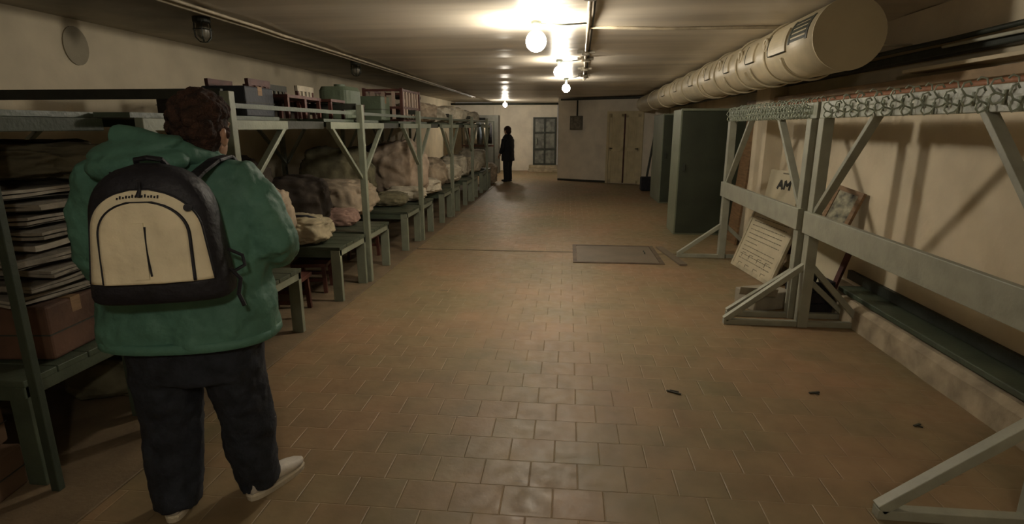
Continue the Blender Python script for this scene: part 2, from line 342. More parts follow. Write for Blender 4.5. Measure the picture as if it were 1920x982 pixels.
cage(-3.0, 8.0, 'unlit caged ceiling lamp farther away above the boxes on the bunks')
# darker round disc on the left wall
bm = B(); cyl(bm, (XL+0.001, 4.7, 2.28), (XL+0.012, 4.7, 2.28), 0.16, 24)
for v in bm.verts: v.co.y = 4.7+(v.co.y-4.7)*0.8+0.3*0; 
tag(new_obj('wall_patch', bm, mat('dark_disc', (0.33, 0.29, 0.21), 0.8, 0.08, 4)), 'round darker patch high on the left wall', 'patch')

# ------------------------------------------------------------------ round duct
d_ = thing('ventilation_duct', 'large round cream ventilation duct with a flat end under the ceiling on the right', 'duct', (0, 0, 0))
A, Bq = Vector((1.87, 4.2, 2.21)), Vector((2.04, 15.9, 2.20))
dd = (Bq-A)
def DP(t): return A+dd*t
def drad(t): return 0.235-0.04*t
n = 40
def dring(bm, t, r): 
    c0 = DP(t); return [bm.verts.new((c0.x+r*math.cos(k*2*math.pi/n), c0.y, c0.z+r*math.sin(k*2*math.pi/n))) for k in range(n)]
bm = B(); segs = [0, 0.085, 0.16, 0.24, 0.32, 0.42, 0.52, 0.64, 0.78, 1.0]; rings = []
for i in range(len(segs)-1):
    rings += [dring(bm, segs[i]+0.0005, drad(segs[i])), dring(bm, segs[i+1]-0.0005, drad(segs[i])-0.004)]
for a, b in zip(rings, rings[1:]):
    for k in range(n): bm.faces.new((a[k], a[(k+1) % n], b[(k+1) % n], b[k]))
bm.faces.new(rings[-1]); bm.faces.new(rings[0])
o = new_obj('duct_shell', bm, M_DUCT, d_)
for p in o.data.polygons: p.use_smooth = len(p.vertices) == 4
bm = B(); a = [dring(bm, -0.0012, 0.238), dring(bm, 0.0, 0.238)]
for k in range(n): bm.faces.new((a[0][k], a[0][(k+1) % n], a[1][(k+1) % n], a[1][k]))
bm.faces.new(a[0]); bm.faces.new(a[1]); new_obj('end_cap', bm, M_CAP, d_)
for t in segs[1:-1]:
    bm = B(); c0 = DP(t); rr = drad(t)+0.008
    tube(bm, [(c0.x+rr*math.cos(k*2*math.pi/32), c0.y, c0.z+rr*math.sin(k*2*math.pi/32)) for k in range(32)], 0.011, 8, True); new_obj('flange_ring', bm, M_DUCT, d_, smooth=True)
# hangers (strap loops) below/around
for t in (0.05, 0.12, 0.2, 0.3):
    bm = B(); c0 = DP(t); rr = drad(t)+0.016
    pts = [(c0.x+rr*math.cos(a), c0.y, c0.z+rr*math.sin(a)) for a in [math.radians(x) for x in range(200, 361, 10)]]
    pts.append((2.60, c0.y, c0.z+0.0)); tube(bm, pts, 0.010, 6); new_obj('hanger_strap', bm, M_DUCT, d_, smooth=True)
# dark slotted grilles and raised collars on the aisle side
def on_duct(t, ang, off=0.0):
    c0 = DP(t); r = drad(t)+off; return Vector((c0.x+r*math.cos(ang), c0.y, c0.z+r*math.sin(ang)))
def patch(bm, t0, t1, a0, a1, off, nn=6, thick=0.008):
    v0 = [[bm.verts.new(on_duct(t, math.radians(a0+(a1-a0)*k/nn), o_)) for k in range(nn+1)] for t in (t0, t1) for o_ in (off, off+thick)]
    p, q, r, s = v0  # t0 in, t0 out, t1 in, t1 out
    for k in range(nn):
        bm.faces.new((q[k], q[k+1], s[k+1], s[k])); bm.faces.new((p[k], p[k+1], q[k+1], q[k])); bm.faces.new((r[k], r[k+1], s[k+1], s[k])); bm.faces.new((p[k], p[k+1], r[k+1], r[k]))
    for k in (0, nn): bm.faces.new((p[k], q[k], s[k], r[k]))
bm = B()
for k in range(5): a_ = 142+k*8.2; patch(bm, 0.012, 0.036, a_, a_+4.5, 0.001, 2, 0.004)
patch(bm, 0.008, 0.0115, 140, 182, 0.001, 8, 0.004); patch(bm, 0.0365, 0.0395, 140, 182, 0.001, 8, 0.004)
new_obj('vent_grille', bm, M_PIPE, d_)
for t0, t1, a0, a1 in ((0.042, 0.075, 150, 190), (0.11, 0.13, 150, 188), (0.185, 0.2, 148, 190), (0.26, 0.28, 148, 190), (0.35, 0.37, 148, 190), (0.46, 0.48, 148, 190), (0.57, 0.6, 148, 190)):
    bm = B(); patch(bm, t0, t1, a0, a1, -0.002, 8, 0.016); pl = new_obj('access_plate', bm, M_DUCT, d_)
    bm = B(); pp = [on_duct(t0+(t1-t0)*k/4, math.radians(a1+1), 0.012) for k in range(5)]; tube(bm, pp, 0.005, 5); tube(bm, [on_duct(t1+0.001, math.radians(a0+(a1-a0)*k/5), 0.012) for k in range(6)], 0.005, 5); new_obj('plate_edge', bm, M_PIPE, pl)
for t in (0.085, 0.15, 0.22, 0.29, 0.38, 0.49):
    bm = B(); c0 = on_duct(t, math.radians(165), 0.005); tube(bm, [(c0.x, c0.y+0.05*math.cos(k*math.pi/6), c0.z+0.05*math.sin(k*math.pi/6)) for k in range(12)], 0.012, 6, True); new_obj('inspection_collar', bm, M_DUCT, d_, smooth=True)
bm = B(); patch(bm, 0.135, 0.137, 205, 225, 0.0, 3, 0.02); bm2 = bm; new_obj('clip', bm2, M_DUCT, d_)

# pipes and ledges on the right wall
bm = B(); box(bm, 2.52, XR, -2.9, 14.8, 2.07, 2.135); tag(new_obj('wall_duct', bm, M_PIPE, bevel=0.01), 'long dark green cable trough high on the right wall behind the round duct', 'cable trough')
bm = B(); tube(bm, [(2.50, -2.8+0.5*k, 2.165+0.004*math.sin(k*1.7)) for k in range(33)], 0.017); tag(new_obj('wall_pipe', bm, M_PIPE, smooth=True), 'thin dark pipe above the cable trough on the right wall', 'pipe')
bm = B(); tube(bm, [(2.48, -2.8, 2.105), (2.48, 2.2, 2.11), (2.48, 4.2, 2.12)], 0.011); tag(new_obj('tube_lamp', bm, mat('pale_tube', (0.55, 0.55, 0.45), 0.4, 0.1), smooth=True), 'thin pale tube fixed in front of the dark cable trough at right', 'tube')
bm = B(); box(bm, 2.46, XR, -2.8, 4.6, 1.985, 2.01); tag(new_obj('wall_ledge', bm, M_WALL, bevel=0.004), 'narrow cream ledge under the dark cable trough at right', 'ledge')
bm = B(); box(bm, 2.47, XR, -2.8, 8.3, 1.885, 1.945); tag(new_obj('wall_batten', bm, M_PINE, bevel=0.004), 'tan wooden batten along the right wall above the coat hooks', 'batten')
bm = B(); tube(bm, [(2.47, -2.8+0.5*k, 1.855+0.008*noise.noise(Vector((k*0.7, 0, 0)))) for k in range(22)], 0.022); tag(new_obj('red_pipe', bm, M_BROWNRAIL, smooth=True), 'rust red pipe along the right wall just above the hook rail', 'pipe')

# ------------------------------------------------------------------ green lockers
def locker(x0, y0, w_, dp, h_, label):
    t = thing('metal_locker', label, 'locker', (x0, y0, 0), 0)
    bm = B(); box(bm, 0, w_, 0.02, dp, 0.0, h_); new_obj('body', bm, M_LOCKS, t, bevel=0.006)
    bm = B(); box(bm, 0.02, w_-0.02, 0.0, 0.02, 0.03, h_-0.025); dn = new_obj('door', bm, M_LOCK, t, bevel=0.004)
    bm = B(); box(bm, 0.07, 0.10, -0.03, 0.0, h_*0.52, h_*0.58); new_obj('handle', bm, M_PIPE, dn)
    bm = B(); box(bm, 0.0, w_, -0.008, 0.02, h_-0.02, h_+0.012); new_obj('top_rim', bm, M_LOCKS, t)
    return t
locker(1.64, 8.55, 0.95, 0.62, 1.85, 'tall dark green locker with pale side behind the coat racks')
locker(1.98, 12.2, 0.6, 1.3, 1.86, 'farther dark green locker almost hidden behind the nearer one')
# leaning brown panel and pole by the lockers
bm = B(); bar(bm, (2.36, 8.05, 0), (2.50, 8.05, 1.75), 0.42, 0.03, (1, 0, 0)); tag(new_obj('plywood_panel', bm, M_WOOD), 'tall brown wooden panel leaning on the right wall behind the far rack', 'panel')
bm = B(); bar(bm, (2.05, 15.0, 0.0), (2.26, 15.12, 1.45), 0.07, 0.05); tag(new_obj('leaning_pole', bm, M_DKW), 'dark pole leaning at the wall between the cream door and the far locker', 'pole')
bm = B(); box(bm, 1.9, 2.2, 14.55, 14.85, 0, 0.35); tag(new_obj('dark_bin', bm, M_BLACK, bevel=0.03), 'small dark bin on the floor before the far locker', 'bin')

# ------------------------------------------------------------------ coat racks on the right
def hook_mesh():
    bm = B()
    up_ = [(0, 0, 0), (-0.014, 0, 0.008), (-0.045, 0, 0.016), (-0.068, 0, 0.042), (-0.060, 0, 0.070), (-0.035, 0, 0.078), (-0.022, 0, 0.062)]
    lo_ = [(0, 0, -0.01), (-0.015, 0, -0.026), (-0.04, 0, -0.036), (-0.058, 0, -0.016), (-0.055, 0, 0.004), (-0.043, 0, 0.012)]
    tube(bm, up_, 0.005, 6); tube(bm, lo_, 0.005, 6); box(bm, -0.006, 0.0, -0.011, 0.011, -0.035, 0.03)
    bmesh.ops.recalc_face_normals(bm, faces=bm.faces)
    me = bpy.data.meshes.new('hook'); bm.to_mesh(me); bm.free(); me.materials.append(M_HOOK)
    for p in me.polygons: p.use_smooth = True
    return me
HOOK = hook_mesh()
def coat_rack(x, y0, y1, label, nh, fl=0.56, fr=0.45, top=0.44):
    t = thing('coat_rack', label, 'coat rack', (x, y0, 0), 0, 'long grey coat racks')
    L_ = y1-y0
    bm = B(); box(bm, -0.02, 0.02, -0.03, L_+0.03, 1.665, 1.79); new_obj('rail', bm, M_RAIL, t, bevel=0.004)
    bm = B(); box(bm, -0.06, -0.02, 0.0, L_, 0.775, 0.95); new_obj('mid_beam', bm, M_RACK, t, bevel=0.004)
    for y in (0.05, L_-0.05):
        bm = B(); box(bm, -0.04, 0.04, y-0.045, y+0.045, 0.0, 1.665); new_obj('post', bm, M_RACK, t, bevel=0.005)
        s = 1 if y < 1 else -1
        bm = B(); bar(bm, (0, y+s*0.02, 0.93), (0, y+s*0.72, 1.68), 0.035, 0.06, (1, 0, 0)); new_obj('brace', bm, M_RACK, t, bevel=0.003)
        bm = B(); bar(bm, (-fl, y, 0.022), (fr, y, 0.022), 0.05, 0.044); ft = new_obj('foot', bm, M_RACK, t, bevel=0.003)
        for q_ in (-fl+0.01, fr-0.01):
            bm = B(); bar(bm, (q_, y, 0.04), (0.02*(1 if q_ > 0 else -1), y, top), 0.045, 0.05, (0, 1, 0)); new_obj('foot_brace', bm, M_RACK, ft, bevel=0.003)
    for k in range(nh):
        for s, zo in ((-1, 1.735), (1, 1.76)):
            o = bpy.data.objects.new('hook', HOOK); C.objects.link(o); o.parent = t
            yy_ = 0.06+(L_-0.12)*(k+0.5*(s > 0))/nh
            o.location = (0.02*s, yy_, zo+random.uniform(-0.004, 0.004)); o.rotation_euler = (0, random.uniform(-0.1, 0.1), (0 if s < 0 else math.pi)+random.uniform(-0.35, 0.35))
        o = bpy.data.objects.new('hook', HOOK); C.objects.link(o); o.parent = t
        o.location = (-0.02, 0.06+(L_-0.12)*(k+0.5)/nh, 1.70); o.rotation_euler = (0, 0, random.uniform(-0.3, 0.3))
    return t
coat_rack(1.95, 2.12, 4.60, 'long grey coat rack nearest the camera with wire hooks, cut off at right', 12, 0.62, 0.48, 0.52)
coat_rack(1.95, 4.72, 7.08, 'second grey coat rack with densely packed hooks beside the green locker', 30, 0.54, 0.45, 0.42)

# ------------------------------------------------------------------ boards, frame, crates behind the racks
def board(name, label, cat, w_, h_, loc, rot, m, frame=None):
    t = thing(name, label, cat, loc); t.rotation_euler = rot
    bm = B(); box(bm, -w_/2, w_/2, -0.01, 0.01, 0, h_); new_obj('panel', bm, m, t)
    if frame:
        bm = B()
        for a in ((-w_/2-0.02, -w_/2+0.02, -0.02, h_+0.02), (w_/2-0.02, w_/2+0.02, -0.02, h_+0.02)): box(bm, a[0], a[1], -0.018, 0.014, a[2], a[3])
        box(bm, -w_/2+0.02, w_/2-0.02, -0.018, 0.014, -0.02, 0.02); box(bm, -w_/2+0.02, w_/2-0.02, -0.018, 0.014, h_-0.02, h_+0.02)
        new_obj('frame', bm, frame, t)
    return t
M_PAPER = mat('yellowed_paper', (0.52, 0.47, 0.33), 0.6, 0.06, 6, bump=0.03)
M_INK = mat('faded_ink', (0.16, 0.14, 0.10), 0.7, 0.2, 10, bump=0)
M_INKB = mat('black_ink', (0.03, 0.028, 0.022), 0.7, 0.2, 10, bump=0)
fx = math.radians(-14)
t = board('notice_board', 'pale printed notice board leaning behind the second coat rack', 'notice board', 0.96, 0.68, (2.06, 6.22, 0.02), (math.radians(-19), math.radians(0), math.radians(-84)), M_PAPER, mat('board_edge', (0.45, 0.40, 0.28), 0.6))
bm = B()
for r_ in range(11):
    z = 0.60-r_*0.05; x = -0.39
    if r_ == 6: box(bm, -0.40, -0.1, -0.0125, -0.0105, z, z+0.006); continue
    while x < 0.36:
        l = random.uniform(0.02, 0.07); box(bm, x, min(x+l, 0.38), -0.0125, -0.0105, z, z+0.007); x += l+0.015
for x in (-0.34, -0.16, 0.05, 0.24): 
    for z in (0.05, 0.17): box(bm, x, x+0.09, -0.0125, -0.0105, z, z+0.006); box(bm, x, x+0.006, -0.0125, -0.0105, z-0.05, z)
new_obj('print', bm, M_INK, t)['kind'] = 'stuff'
t = board('letter_board', 'cream board with two bold black letters standing on the kerb behind the second rack', 'sign', 0.62, 0.62, (2.40, 6.62, 0.50), (math.radians(-9), 0, math.radians(-78)), M_PAPER, None)
bm = B()
def stroke(bm, a, b, w_=0.03): bar(bm, (a[0], -0.012, a[1]), (b[0], -0.012, b[1]), w_, 0.004, (0, 1, 0))
ox, oz, sc_ = -0.10, 0.41, 0.10
for a, b in (((0, 0), (0.5, 1)), ((0.5, 1), (1, 0)), ((0.25, 0.4), (0.75, 0.4))): stroke(bm, (ox+a[0]*sc_, oz+a[1]*sc_), (ox+b[0]*sc_, oz+b[1]*sc_))
ox += 0.13
for a, b in (((0, 0), (0, 1)), ((0, 1), (0.5, 0.45)), ((0.5, 0.45), (1, 1)), ((1, 1), (1, 0))): stroke(bm, (ox+a[0]*sc_, oz+a[1]*sc_), (ox+b[0]*sc_, oz+b[1]*sc_))
new_obj('lettering', bm, M_INKB, t)
bm = B(); bar(bm, (-0.05, -0.012, 0.59), (0.16, -0.012, 0.59), 0.003, 0.012); new_obj('ruled_line', bm, M_INK, t)
t = thing('letter_board_stand', 'dark red box carrying the lettered board behind the second rack', 'box', (2.5, 6.64, 0.0), math.radians(-88))
bm = B(); box(bm, -0.25, 0.25, -0.07, 0.07, 0.2, 0.49); new_obj('body', bm, M_RED, t, bevel=0.01)
t = board('picture_frame', 'tilted brown framed picture leaning on the wall right of the rack posts', 'picture', 0.26, 0.34, (2.42, 5.25, 0.72), (math.radians(-16), math.radians(10), math.radians(-70)), mat('faded_picture', (0.26, 0.25, 0.17), 0.5, 0.5, 14, bump=0), M_WOOD)
t = board('pale_placard', 'pale rectangular placard standing below the framed picture', 'placard', 0.36, 0.50, (2.28, 5.12, 0.2), (math.radians(-12), math.radians(8), math.radians(-65)), M_PAPER, M_RED)
def crate(x, y, w_, dp, h_, rz, m, label, z=0):
    t = thing('crate', label, 'crate', (x, y, z), rz)
    bm = B(); box(bm, -w_/2, w_/2, -dp/2, dp/2, 0.0, 0.02)
    for s in (-1, 1):
        for k in range(3):
            z0 = 0.01+k*h_/3; box(bm, -w_/2, w_/2, s*dp/2-0.009, s*dp/2+0.009, z0, z0+h_/3-0.012); box(bm, s*w_/2-0.009, s*w_/2+0.009, -dp/2, dp/2, z0, z0+h_/3-0.012)
    new_obj('slats', bm, m, t)
    for sx in (-1, 1):
        for sy in (-1, 1):
            bm = B(); box(bm, sx*(w_/2-0.03)-0.02, sx*(w_/2-0.03)+0.02, sy*(dp/2-0.03)-0.02, sy*(dp/2-0.03)+0.02, 0, h_); new_obj('corner_post', bm, m, t)
    return t
crate(2.18, 5.0, 0.26, 0.30, 0.30, 0.1, M_BLACK, 'low black crate on the floor behind the rack feet')
t = thing('cardboard_tray', 'pale folded carton lying between the rack feet on the floor', 'carton', (1.82, 5.08, 0), 0.4)
bm = B(); box(bm, -0.2, 0.2, -0.14, 0.14, 0, 0.16); new_obj('body', bm, mat('pale_carton', (0.35, 0.32, 0.25), 0.7, 0.1), t, bevel=0.01)
bm = B(); bar(bm, (-0.2, -0.15, 0.16), (-0.25, -0.22, 0.25), 0.3, 0.006, (0, 0, 1)); new_obj('flap', bm, MATS['pale_carton'], t)
# ------------------------------------------------------------------ soft goods
def sack(name, label, cat, loc, dims, m, seed=0, rotz=0, group=None, lump=0.16, sq=0.75, tilt=0, sub=5, tie=None):
    bm = B(); bmesh.ops.create_icosphere(bm, subdivisions=sub, radius=1)
    off = Vector((seed*7.3, seed*3.1, seed*1.7))
    for v in bm.verts:
        c = v.co.copy(); n_ = c.normalized()
        q_ = Vector((sell(n_.x, sq), sell(n_.y, sq), sell(n_.z, sq*0.9)))
        f = 1+lump*noise.noise(n_*1.6+off)+lump*0.55*noise.noise(n_*4+off)+lump*0.22*noise.noise(n_*10+off)
        f += -0.10*abs(noise.noise(Vector((n_.x*3, n_.y*3, n_.z*7))+off))
        p = Vector((q_.x*dims[0]/2, q_.y*dims[1]/2, q_.z*dims[2]/2))*f
        p.z += dims[2]/2*0.92
        if p.z < 0: p.z = 0.0
        v.co = p
    if tilt: bmesh.ops.rotate(bm, cent=(0, 0, 0), matrix=Matrix.Rotation(tilt, 3, 'Y'), verts=bm.verts)
    mz = min(v.co.z for v in bm.verts)
    for v in bm.verts: v.co.z -= mz
    o = new_obj(name, bm, m, smooth=True); o.location = loc; o.rotation_euler = (0, 0, rotz)
    tag(o, label, cat, group)
    return o
def folded(name, label, cat, loc, dims, m, rotz=0, seed=0, group=None):
    """a folded blanket: stacked wavy layers with a rounded fold"""
    bm = B(); L_ = 3
    for k in range(L_):
        z0 = dims[2]*k/L_; z1 = dims[2]*(k+0.82)/L_; nxx = 14; nyy = 10
        def pt(i, j, z): 
            x = -dims[0]/2+dims[0]*i/nxx; y = -dims[1]/2+dims[1]*j/nyy
            return (x+0.012*noise.noise(Vector((y*6, k+seed, 1))), y+0.012*noise.noise(Vector((x*6, k+seed, 9))), z+0.012*noise.noise(Vector((x*5, y*5, k*0.6+seed))))
        top_ = [[bm.verts.new(pt(i, j, z1)) for j in range(nyy+1)] for i in range(nxx+1)]
        bot_ = [[bm.verts.new(pt(i, j, max(z0, 0.013))) for j in range(nyy+1)] for i in range(nxx+1)]
        for i in range(nxx):
            for j in range(nyy):
                bm.faces.new((top_[i][j], top_[i+1][j], top_[i+1][j+1], top_[i][j+1])); bm.faces.new((bot_[i][j], bot_[i][j+1], bot_[i+1][j+1], bot_[i+1][j]))
        for i in range(nxx):
            for j in (0, nyy): bm.faces.new((top_[i][j], top_[i+1][j], bot_[i+1][j], bot_[i][j]))
        for j in range(nyy):
            for i in (0, nxx): bm.faces.new((top_[i][j], top_[i][j+1], bot_[i][j+1], bot_[i][j]))
    o = new_obj(name, bm, m, smooth=False, bevel=0.005); o.location = loc; o.rotation_euler = (0, 0, rotz)
    return tag(o, label, cat, group)
M_KHAKI = mat('khaki_cloth', (0.10, 0.085, 0.05), 0.9, 0.2, 6)
M_DKB = mat('dark_brown_cloth', (0.045, 0.034, 0.025), 0.9, 0.25, 6)
M_BEIGE = mat('beige_sack', (0.36, 0.29, 0.21), 0.85, 0.15, 7, bump=0.5, bscale=14)
M_GREYC = mat('grey_linen', (0.20, 0.18, 0.145), 0.85, 0.2, 9, bump=0.5, bscale=18)
M_PALE = mat('pale_bedding', (0.50, 0.45, 0.35), 0.8, 0.12, 8, bump=0.5, bscale=14)
M_CARD = mat('brown_cardboard', (0.12, 0.07, 0.038), 0.8, 0.2, 4, bump=0.1)
M_PINKC = mat('dusty_pink_cloth', (0.30, 0.19, 0.15), 0.85, 0.15, 8)
M_OLIVE = mat('olive_canvas', (0.15, 0.135, 0.08), 0.85, 0.2, 8)

# ------------------------------------------------------------------ bunk frames
BX = -2.05
def bunk_frame(loc, label, PM=None, hw=0.03):
    PM = PM or M_POST
    t = thing('bunk_frame', label, 'bunk', loc, 0, 'grey green bunk frames along the left side')
    D = 1.98
    for i, x in enumerate((0, -D)):
        bm = B(); box(bm, x-hw, x+hw, -hw, hw, 0.012, 1.81 if i == 0 else 1.66); new_obj('post', bm, PM, t, bevel=0.004)
        bm = B(); xx = x-0.02 if i == 0 else x+0.03; box(bm, xx-0.022, xx+0.022, -0.72, 0.72, 1.582, 1.642); new_obj('arm', bm, PM, t, bevel=0.003)
        for s in (-1, 1):
            bm = B(); bar(bm, (xx, s*0.69, 1.60), (xx, s*0.02, 1.10), 0.03, 0.045, (1, 0, 0)); new_obj('brace', bm, PM, t, bevel=0.003)
    bm = B(); box(bm, -D, -0.03, -0.02, 0.02, 1.60, 1.66); new_obj('cross_beam', bm, M_GRN, t, bevel=0.003)
    bm = B(); box(bm, -D, -0.03, -0.015, 0.015, 1.765, 1.825); new_obj('head_board', bm, M_DKW, t, bevel=0.003)
    bm = B()
    for k in range(9): x = -0.06-k*(D-0.1)/9; box(bm, x-0.19, x, -0.72, -0.022, 1.645, 1.67); box(bm, x-0.19, x, 0.022, 0.72, 1.645, 1.67)
    new_obj('deck', bm, M_GRN, t)
    return t
BY = [3.30, 5.50, 7.70, 9.90, 12.10, 14.30]
where = ['right behind the person in green', 'first clear of the person', 'second clear of the person', 'third clear of the person', 'fourth clear of the person', 'farthest down the row']
b0 = bunk_frame((BX, BY[0], 0), 'grey green bunk frame '+where[0])
for y, w_ in zip(BY[1:], where[1:]): dup(b0, (BX, y, 0), label='grey green bunk frame '+w_)
near = bunk_frame((-2.25, 1.98, 0), 'green bunk frame, painted darker for shade, at the left edge nearest the camera', mat('shaded_post_paint', (0.035, 0.048, 0.032), 0.6, 0.1, 6), 0.02)  # green paint darkened to imitate the dim left corner
for ch in [c for c in near.children if c.name.startswith('brace') and min(v.co.x for v in c.data.vertices) > -1]: bpy.data.objects.remove(ch)
near.scale = (1, 0.82, 1)
gap_names = ['from the person to the tall pale post', 'from the tall pale post to the second clear post', 'from the second to the third clear post', 'from the third to the fourth clear post', 'from the fourth clear post to the farthest post']
for y, gn in zip(BY[:-1], gap_names):
    t = thing('link_shelf', 'dark linking shelf '+gn, 'shelf', (BX, y+1.10, 0), 0, 'link shelves between the bunk frames')
    bm = B(); box(bm, -0.10, -0.06, -0.375, 0.375, 1.585, 1.645); new_obj('link_board', bm, M_DKW, t)
    bm = B()
    for k in range(7): x = -0.3-k*0.22; box(bm, x-0.21, x, -0.375, 0.375, 1.645, 1.67)
    new_obj('deck', bm, M_GRN, t)
    bm = B(); box(bm, -0.055, -0.025, -1.06, 1.06, 1.715, 1.745); tag(new_obj('guard_rail', bm, M_GRN), 'thin green top rail '+gn, 'rail', 'guard rails of the top bunks')
    C.objects[-1].location = (BX, y+1.10, 0)
# low benches
def bench():
    t = thing('low_bench', '', 'bench', (0, 0, 0), 0, 'low green plank benches under the bunks')
    D, W = 1.92, 0.68
    bm = B()
    for k in range(4): y = -W/2+k*W/4; box(bm, -D, 0.0, y, y+W/4-0.006, 0.50, 0.53)
    new_obj('seat', bm, M_BENCH, t, bevel=0.003)
    bm = B(); box(bm, -0.045, -0.005, -W/2, W/2-0.006, 0.445, 0.50); new_obj('front_apron', bm, M_POST, t, bevel=0.003)
    bm = B(); box(bm, -D+0.05, -0.05, -W/2+0.01, -W/2+0.04, 0.43, 0.50); box(bm, -D+0.05, -0.05, W/2-0.05, W/2-0.02, 0.43, 0.50); new_obj('side_aprons', bm, M_GRN, t)
    for x in (-0.05, -D+0.05):
        for s in (-1, 1):
            bm = B(); y = s*(W/2-0.03); box(bm, x-0.045, x+0.045, y-0.022, y+0.022, 0.012, 0.50); new_obj('leg', bm, M_POST if x > -1 else M_GRN, t, bevel=0.003)
    return t
bn = bench(); first = True
for i, y in enumerate(BY):
    for s in (-1, 1):
        lab = 'low green bench, %s side of the bunk post %s' % ('near' if s < 0 else 'far', where[i])
        if first: bn.location = (BX, y+s*0.385, 0); bn['label'] = lab; first = False
        else: dup(bn, (BX, y+s*0.385, 0), label=lab)

# ---- things at the near left; cardboard colours darkened to stand in for shade
crt = []
def carton(loc, dims, rz, label, m=M_CARD, name='cardboard_box'):
    t = thing(name, label, 'box', loc, rz)
    bm = B(); box(bm, -dims[0]/2, dims[0]/2, -dims[1]/2, dims[1]/2, 0, dims[2]); new_obj('body', bm, m, t, bevel=0.012)
    bm = B(); box(bm, -dims[0]/2-0.001, dims[0]/2+0.001, -0.03, 0.03, dims[2]*0.72, dims[2]+0.002); new_obj('tape', bm, M_WOOD, t)
    bm = B(); box(bm, -dims[0]/2-0.003, dims[0]/2+0.003, -dims[1]/2-0.003, dims[1]/2+0.003, dims[2]*0.46, dims[2]*0.485); new_obj('strap', bm, M_DKW, t)
    return t
carton((-2.62, 1.78, 0.012), (0.44, 0.42, 0.20), 0.15, 'brown cardboard box on the floor at the left edge, lower of two')
carton((-2.65, 1.80, 0.216), (0.40, 0.38, 0.20), 0.25, 'brown cardboard box on the floor at the left edge, upper of two')
carton((-2.62, 2.36, 0.535), (0.46, 0.36, 0.26), 0.1, 'reddish brown box under the grey cloth pile behind the leaning post', mat('reddish_cardboard', (0.10, 0.052, 0.032), 0.8, 0.2, 5))
nb = dup(bn, (-2.32, 2.33, 0), label='low green bench under the grey cloth pile left of the person')
for c in nb.children:
    c.material_slots[0].link = 'OBJECT'; c.material_slots[0].material = M_GRN  # pale legs and apron recoloured dark green in place of shade
z = 0.80
for k in range(9):
    h_ = 0.048
    folded('folded_cloth', 'grey folded cloth in the pile left of the person, %s' % ['lowest', 'second from the bottom', 'third from the bottom', 'fourth from the bottom', 'middle one', 'fourth from the top', 'third from the top', 'second from the top', 'topmost under the khaki heap'][k], 'cloth', (-2.70+random.uniform(-0.03, 0.03), 2.42+random.uniform(-0.03, 0.03), z), (0.66+random.uniform(-0.06, 0.06), 0.50, h_), M_GREYC if k % 4 else mat('light_grey_linen', (0.28, 0.255, 0.21), 0.85, 0.2, 9), random.uniform(-0.15, 0.15), k, 'grey cloths stacked behind the near post'); z += h_+0.012
sack('blanket_heap', 'large khaki heap of blankets on the grey cloth pile left of the person', 'blankets', (-2.78, 2.55, 1.345), (1.15, 0.7, 0.20), M_KHAKI, 3, 0.2, lump=0.3)
sack('blanket_heap', 'dark khaki bundle behind the grey cloth pile against the left wall', 'blankets', (-3.52, 2.55, 0.54), (0.8, 0.9, 0.98), M_KHAKI, 5, 0.1, lump=0.3)
sack('bundle', 'dark olive bundle stuffed under the bench left of the person legs', 'bundle', (-2.7, 2.95, 0.014), (0.7, 0.42, 0.36), M_OLIVE, 6, 0.1, lump=0.3)
sack('bundle', 'dark grey bundle on the floor under the bench beside the person knees', 'bundle', (-2.45, 3.55, 0.014), (0.55, 0.4, 0.26), M_GREYC, 8, 0.4, lump=0.3)
carton((-3.3, 3.5, 0.535), (0.7, 0.75, 0.75), 0.0, 'dark carton on the bench behind the person', M_DKB)
# ---- bench goods further along
def bag(loc, label, dims, m, seed, rz=0, group=None, cat='bag', name='sack', **k): return sack(name, label, cat, loc, dims, m, seed, rz, group, **k)
Zb = 0.532
bag((-2.52, 5.02, Zb), 'pale khaki canvas bag with dark flap edge on the bench right of the person elbow', (0.66, 0.46, 0.27), mat('light_khaki', (0.34, 0.29, 0.19), 0.85, 0.15, 9), 11, -0.5, name='canvas_bag')
bag((-2.62, 4.62, Zb), 'beige sack behind the person right elbow, leaning on the canvas bag', (0.42, 0.5, 0.58), M_BEIGE, 12, 0.3)
bm = B(); tube(bm, [(-2.50, 4.86, 0.80), (-2.40, 4.92, 0.79), (-2.30, 5.0, 0.74), (-2.24, 5.12, 0.66)], 0.014, 6); tag(new_obj('bag_strap', bm, M_BLACK, smooth=True), 'black strap lying over the pale khaki canvas bag', 'strap')
bag((-3.25, 5.0, Zb), 'big dark brown bag on the bench beneath the first clear bunk', (0.9, 0.75, 0.86), M_DKB, 13, 0.1)
bag((-2.95, 5.75, Zb), 'dark bag slumped right of the big dark brown bag', (0.8, 0.6, 0.6), M_DKB, 14, 0.2)
bag((-2.50, 5.95, Zb), 'dusty pink bundle low on the bench by the first clear post', (0.4, 0.3, 0.20), M_PINKC, 15, 0.2)
bag((-2.85, 6.75, Zb), 'long beige sack slumped on the bench between the first two clear posts', (0.9, 0.75, 0.46), M_BEIGE, 16, -0.2)
bag((-3.2, 7.6, Zb), 'olive canvas sack piled against the wall behind the long beige sack', (1.0, 0.8, 0.85), M_OLIVE, 17, 0)
bag((-2.45, 7.55, Zb), 'greenish rumpled cloth drooping from the bench by the second clear post', (0.5, 0.45, 0.2), M_OLIVE, 18, 0.2)
bag((-2.62, 8.6, Zb), 'tall swollen beige sack between the second and third clear posts', (0.85, 0.85, 0.92), mat('pinkish_sack', (0.42, 0.33, 0.25), 0.85, 0.12, 8, bump=0.5, bscale=14), 19, 0)
bag((-2.40, 8.15, Zb), 'flat pale bedding roll in front of the tall swollen sack', (0.6, 0.6, 0.22), M_PALE, 20, 0.3)
bag((-2.5, 9.9, Zb), 'rounded beige sack beside the third clear post', (0.7, 0.8, 0.55), M_BEIGE, 21, 0)
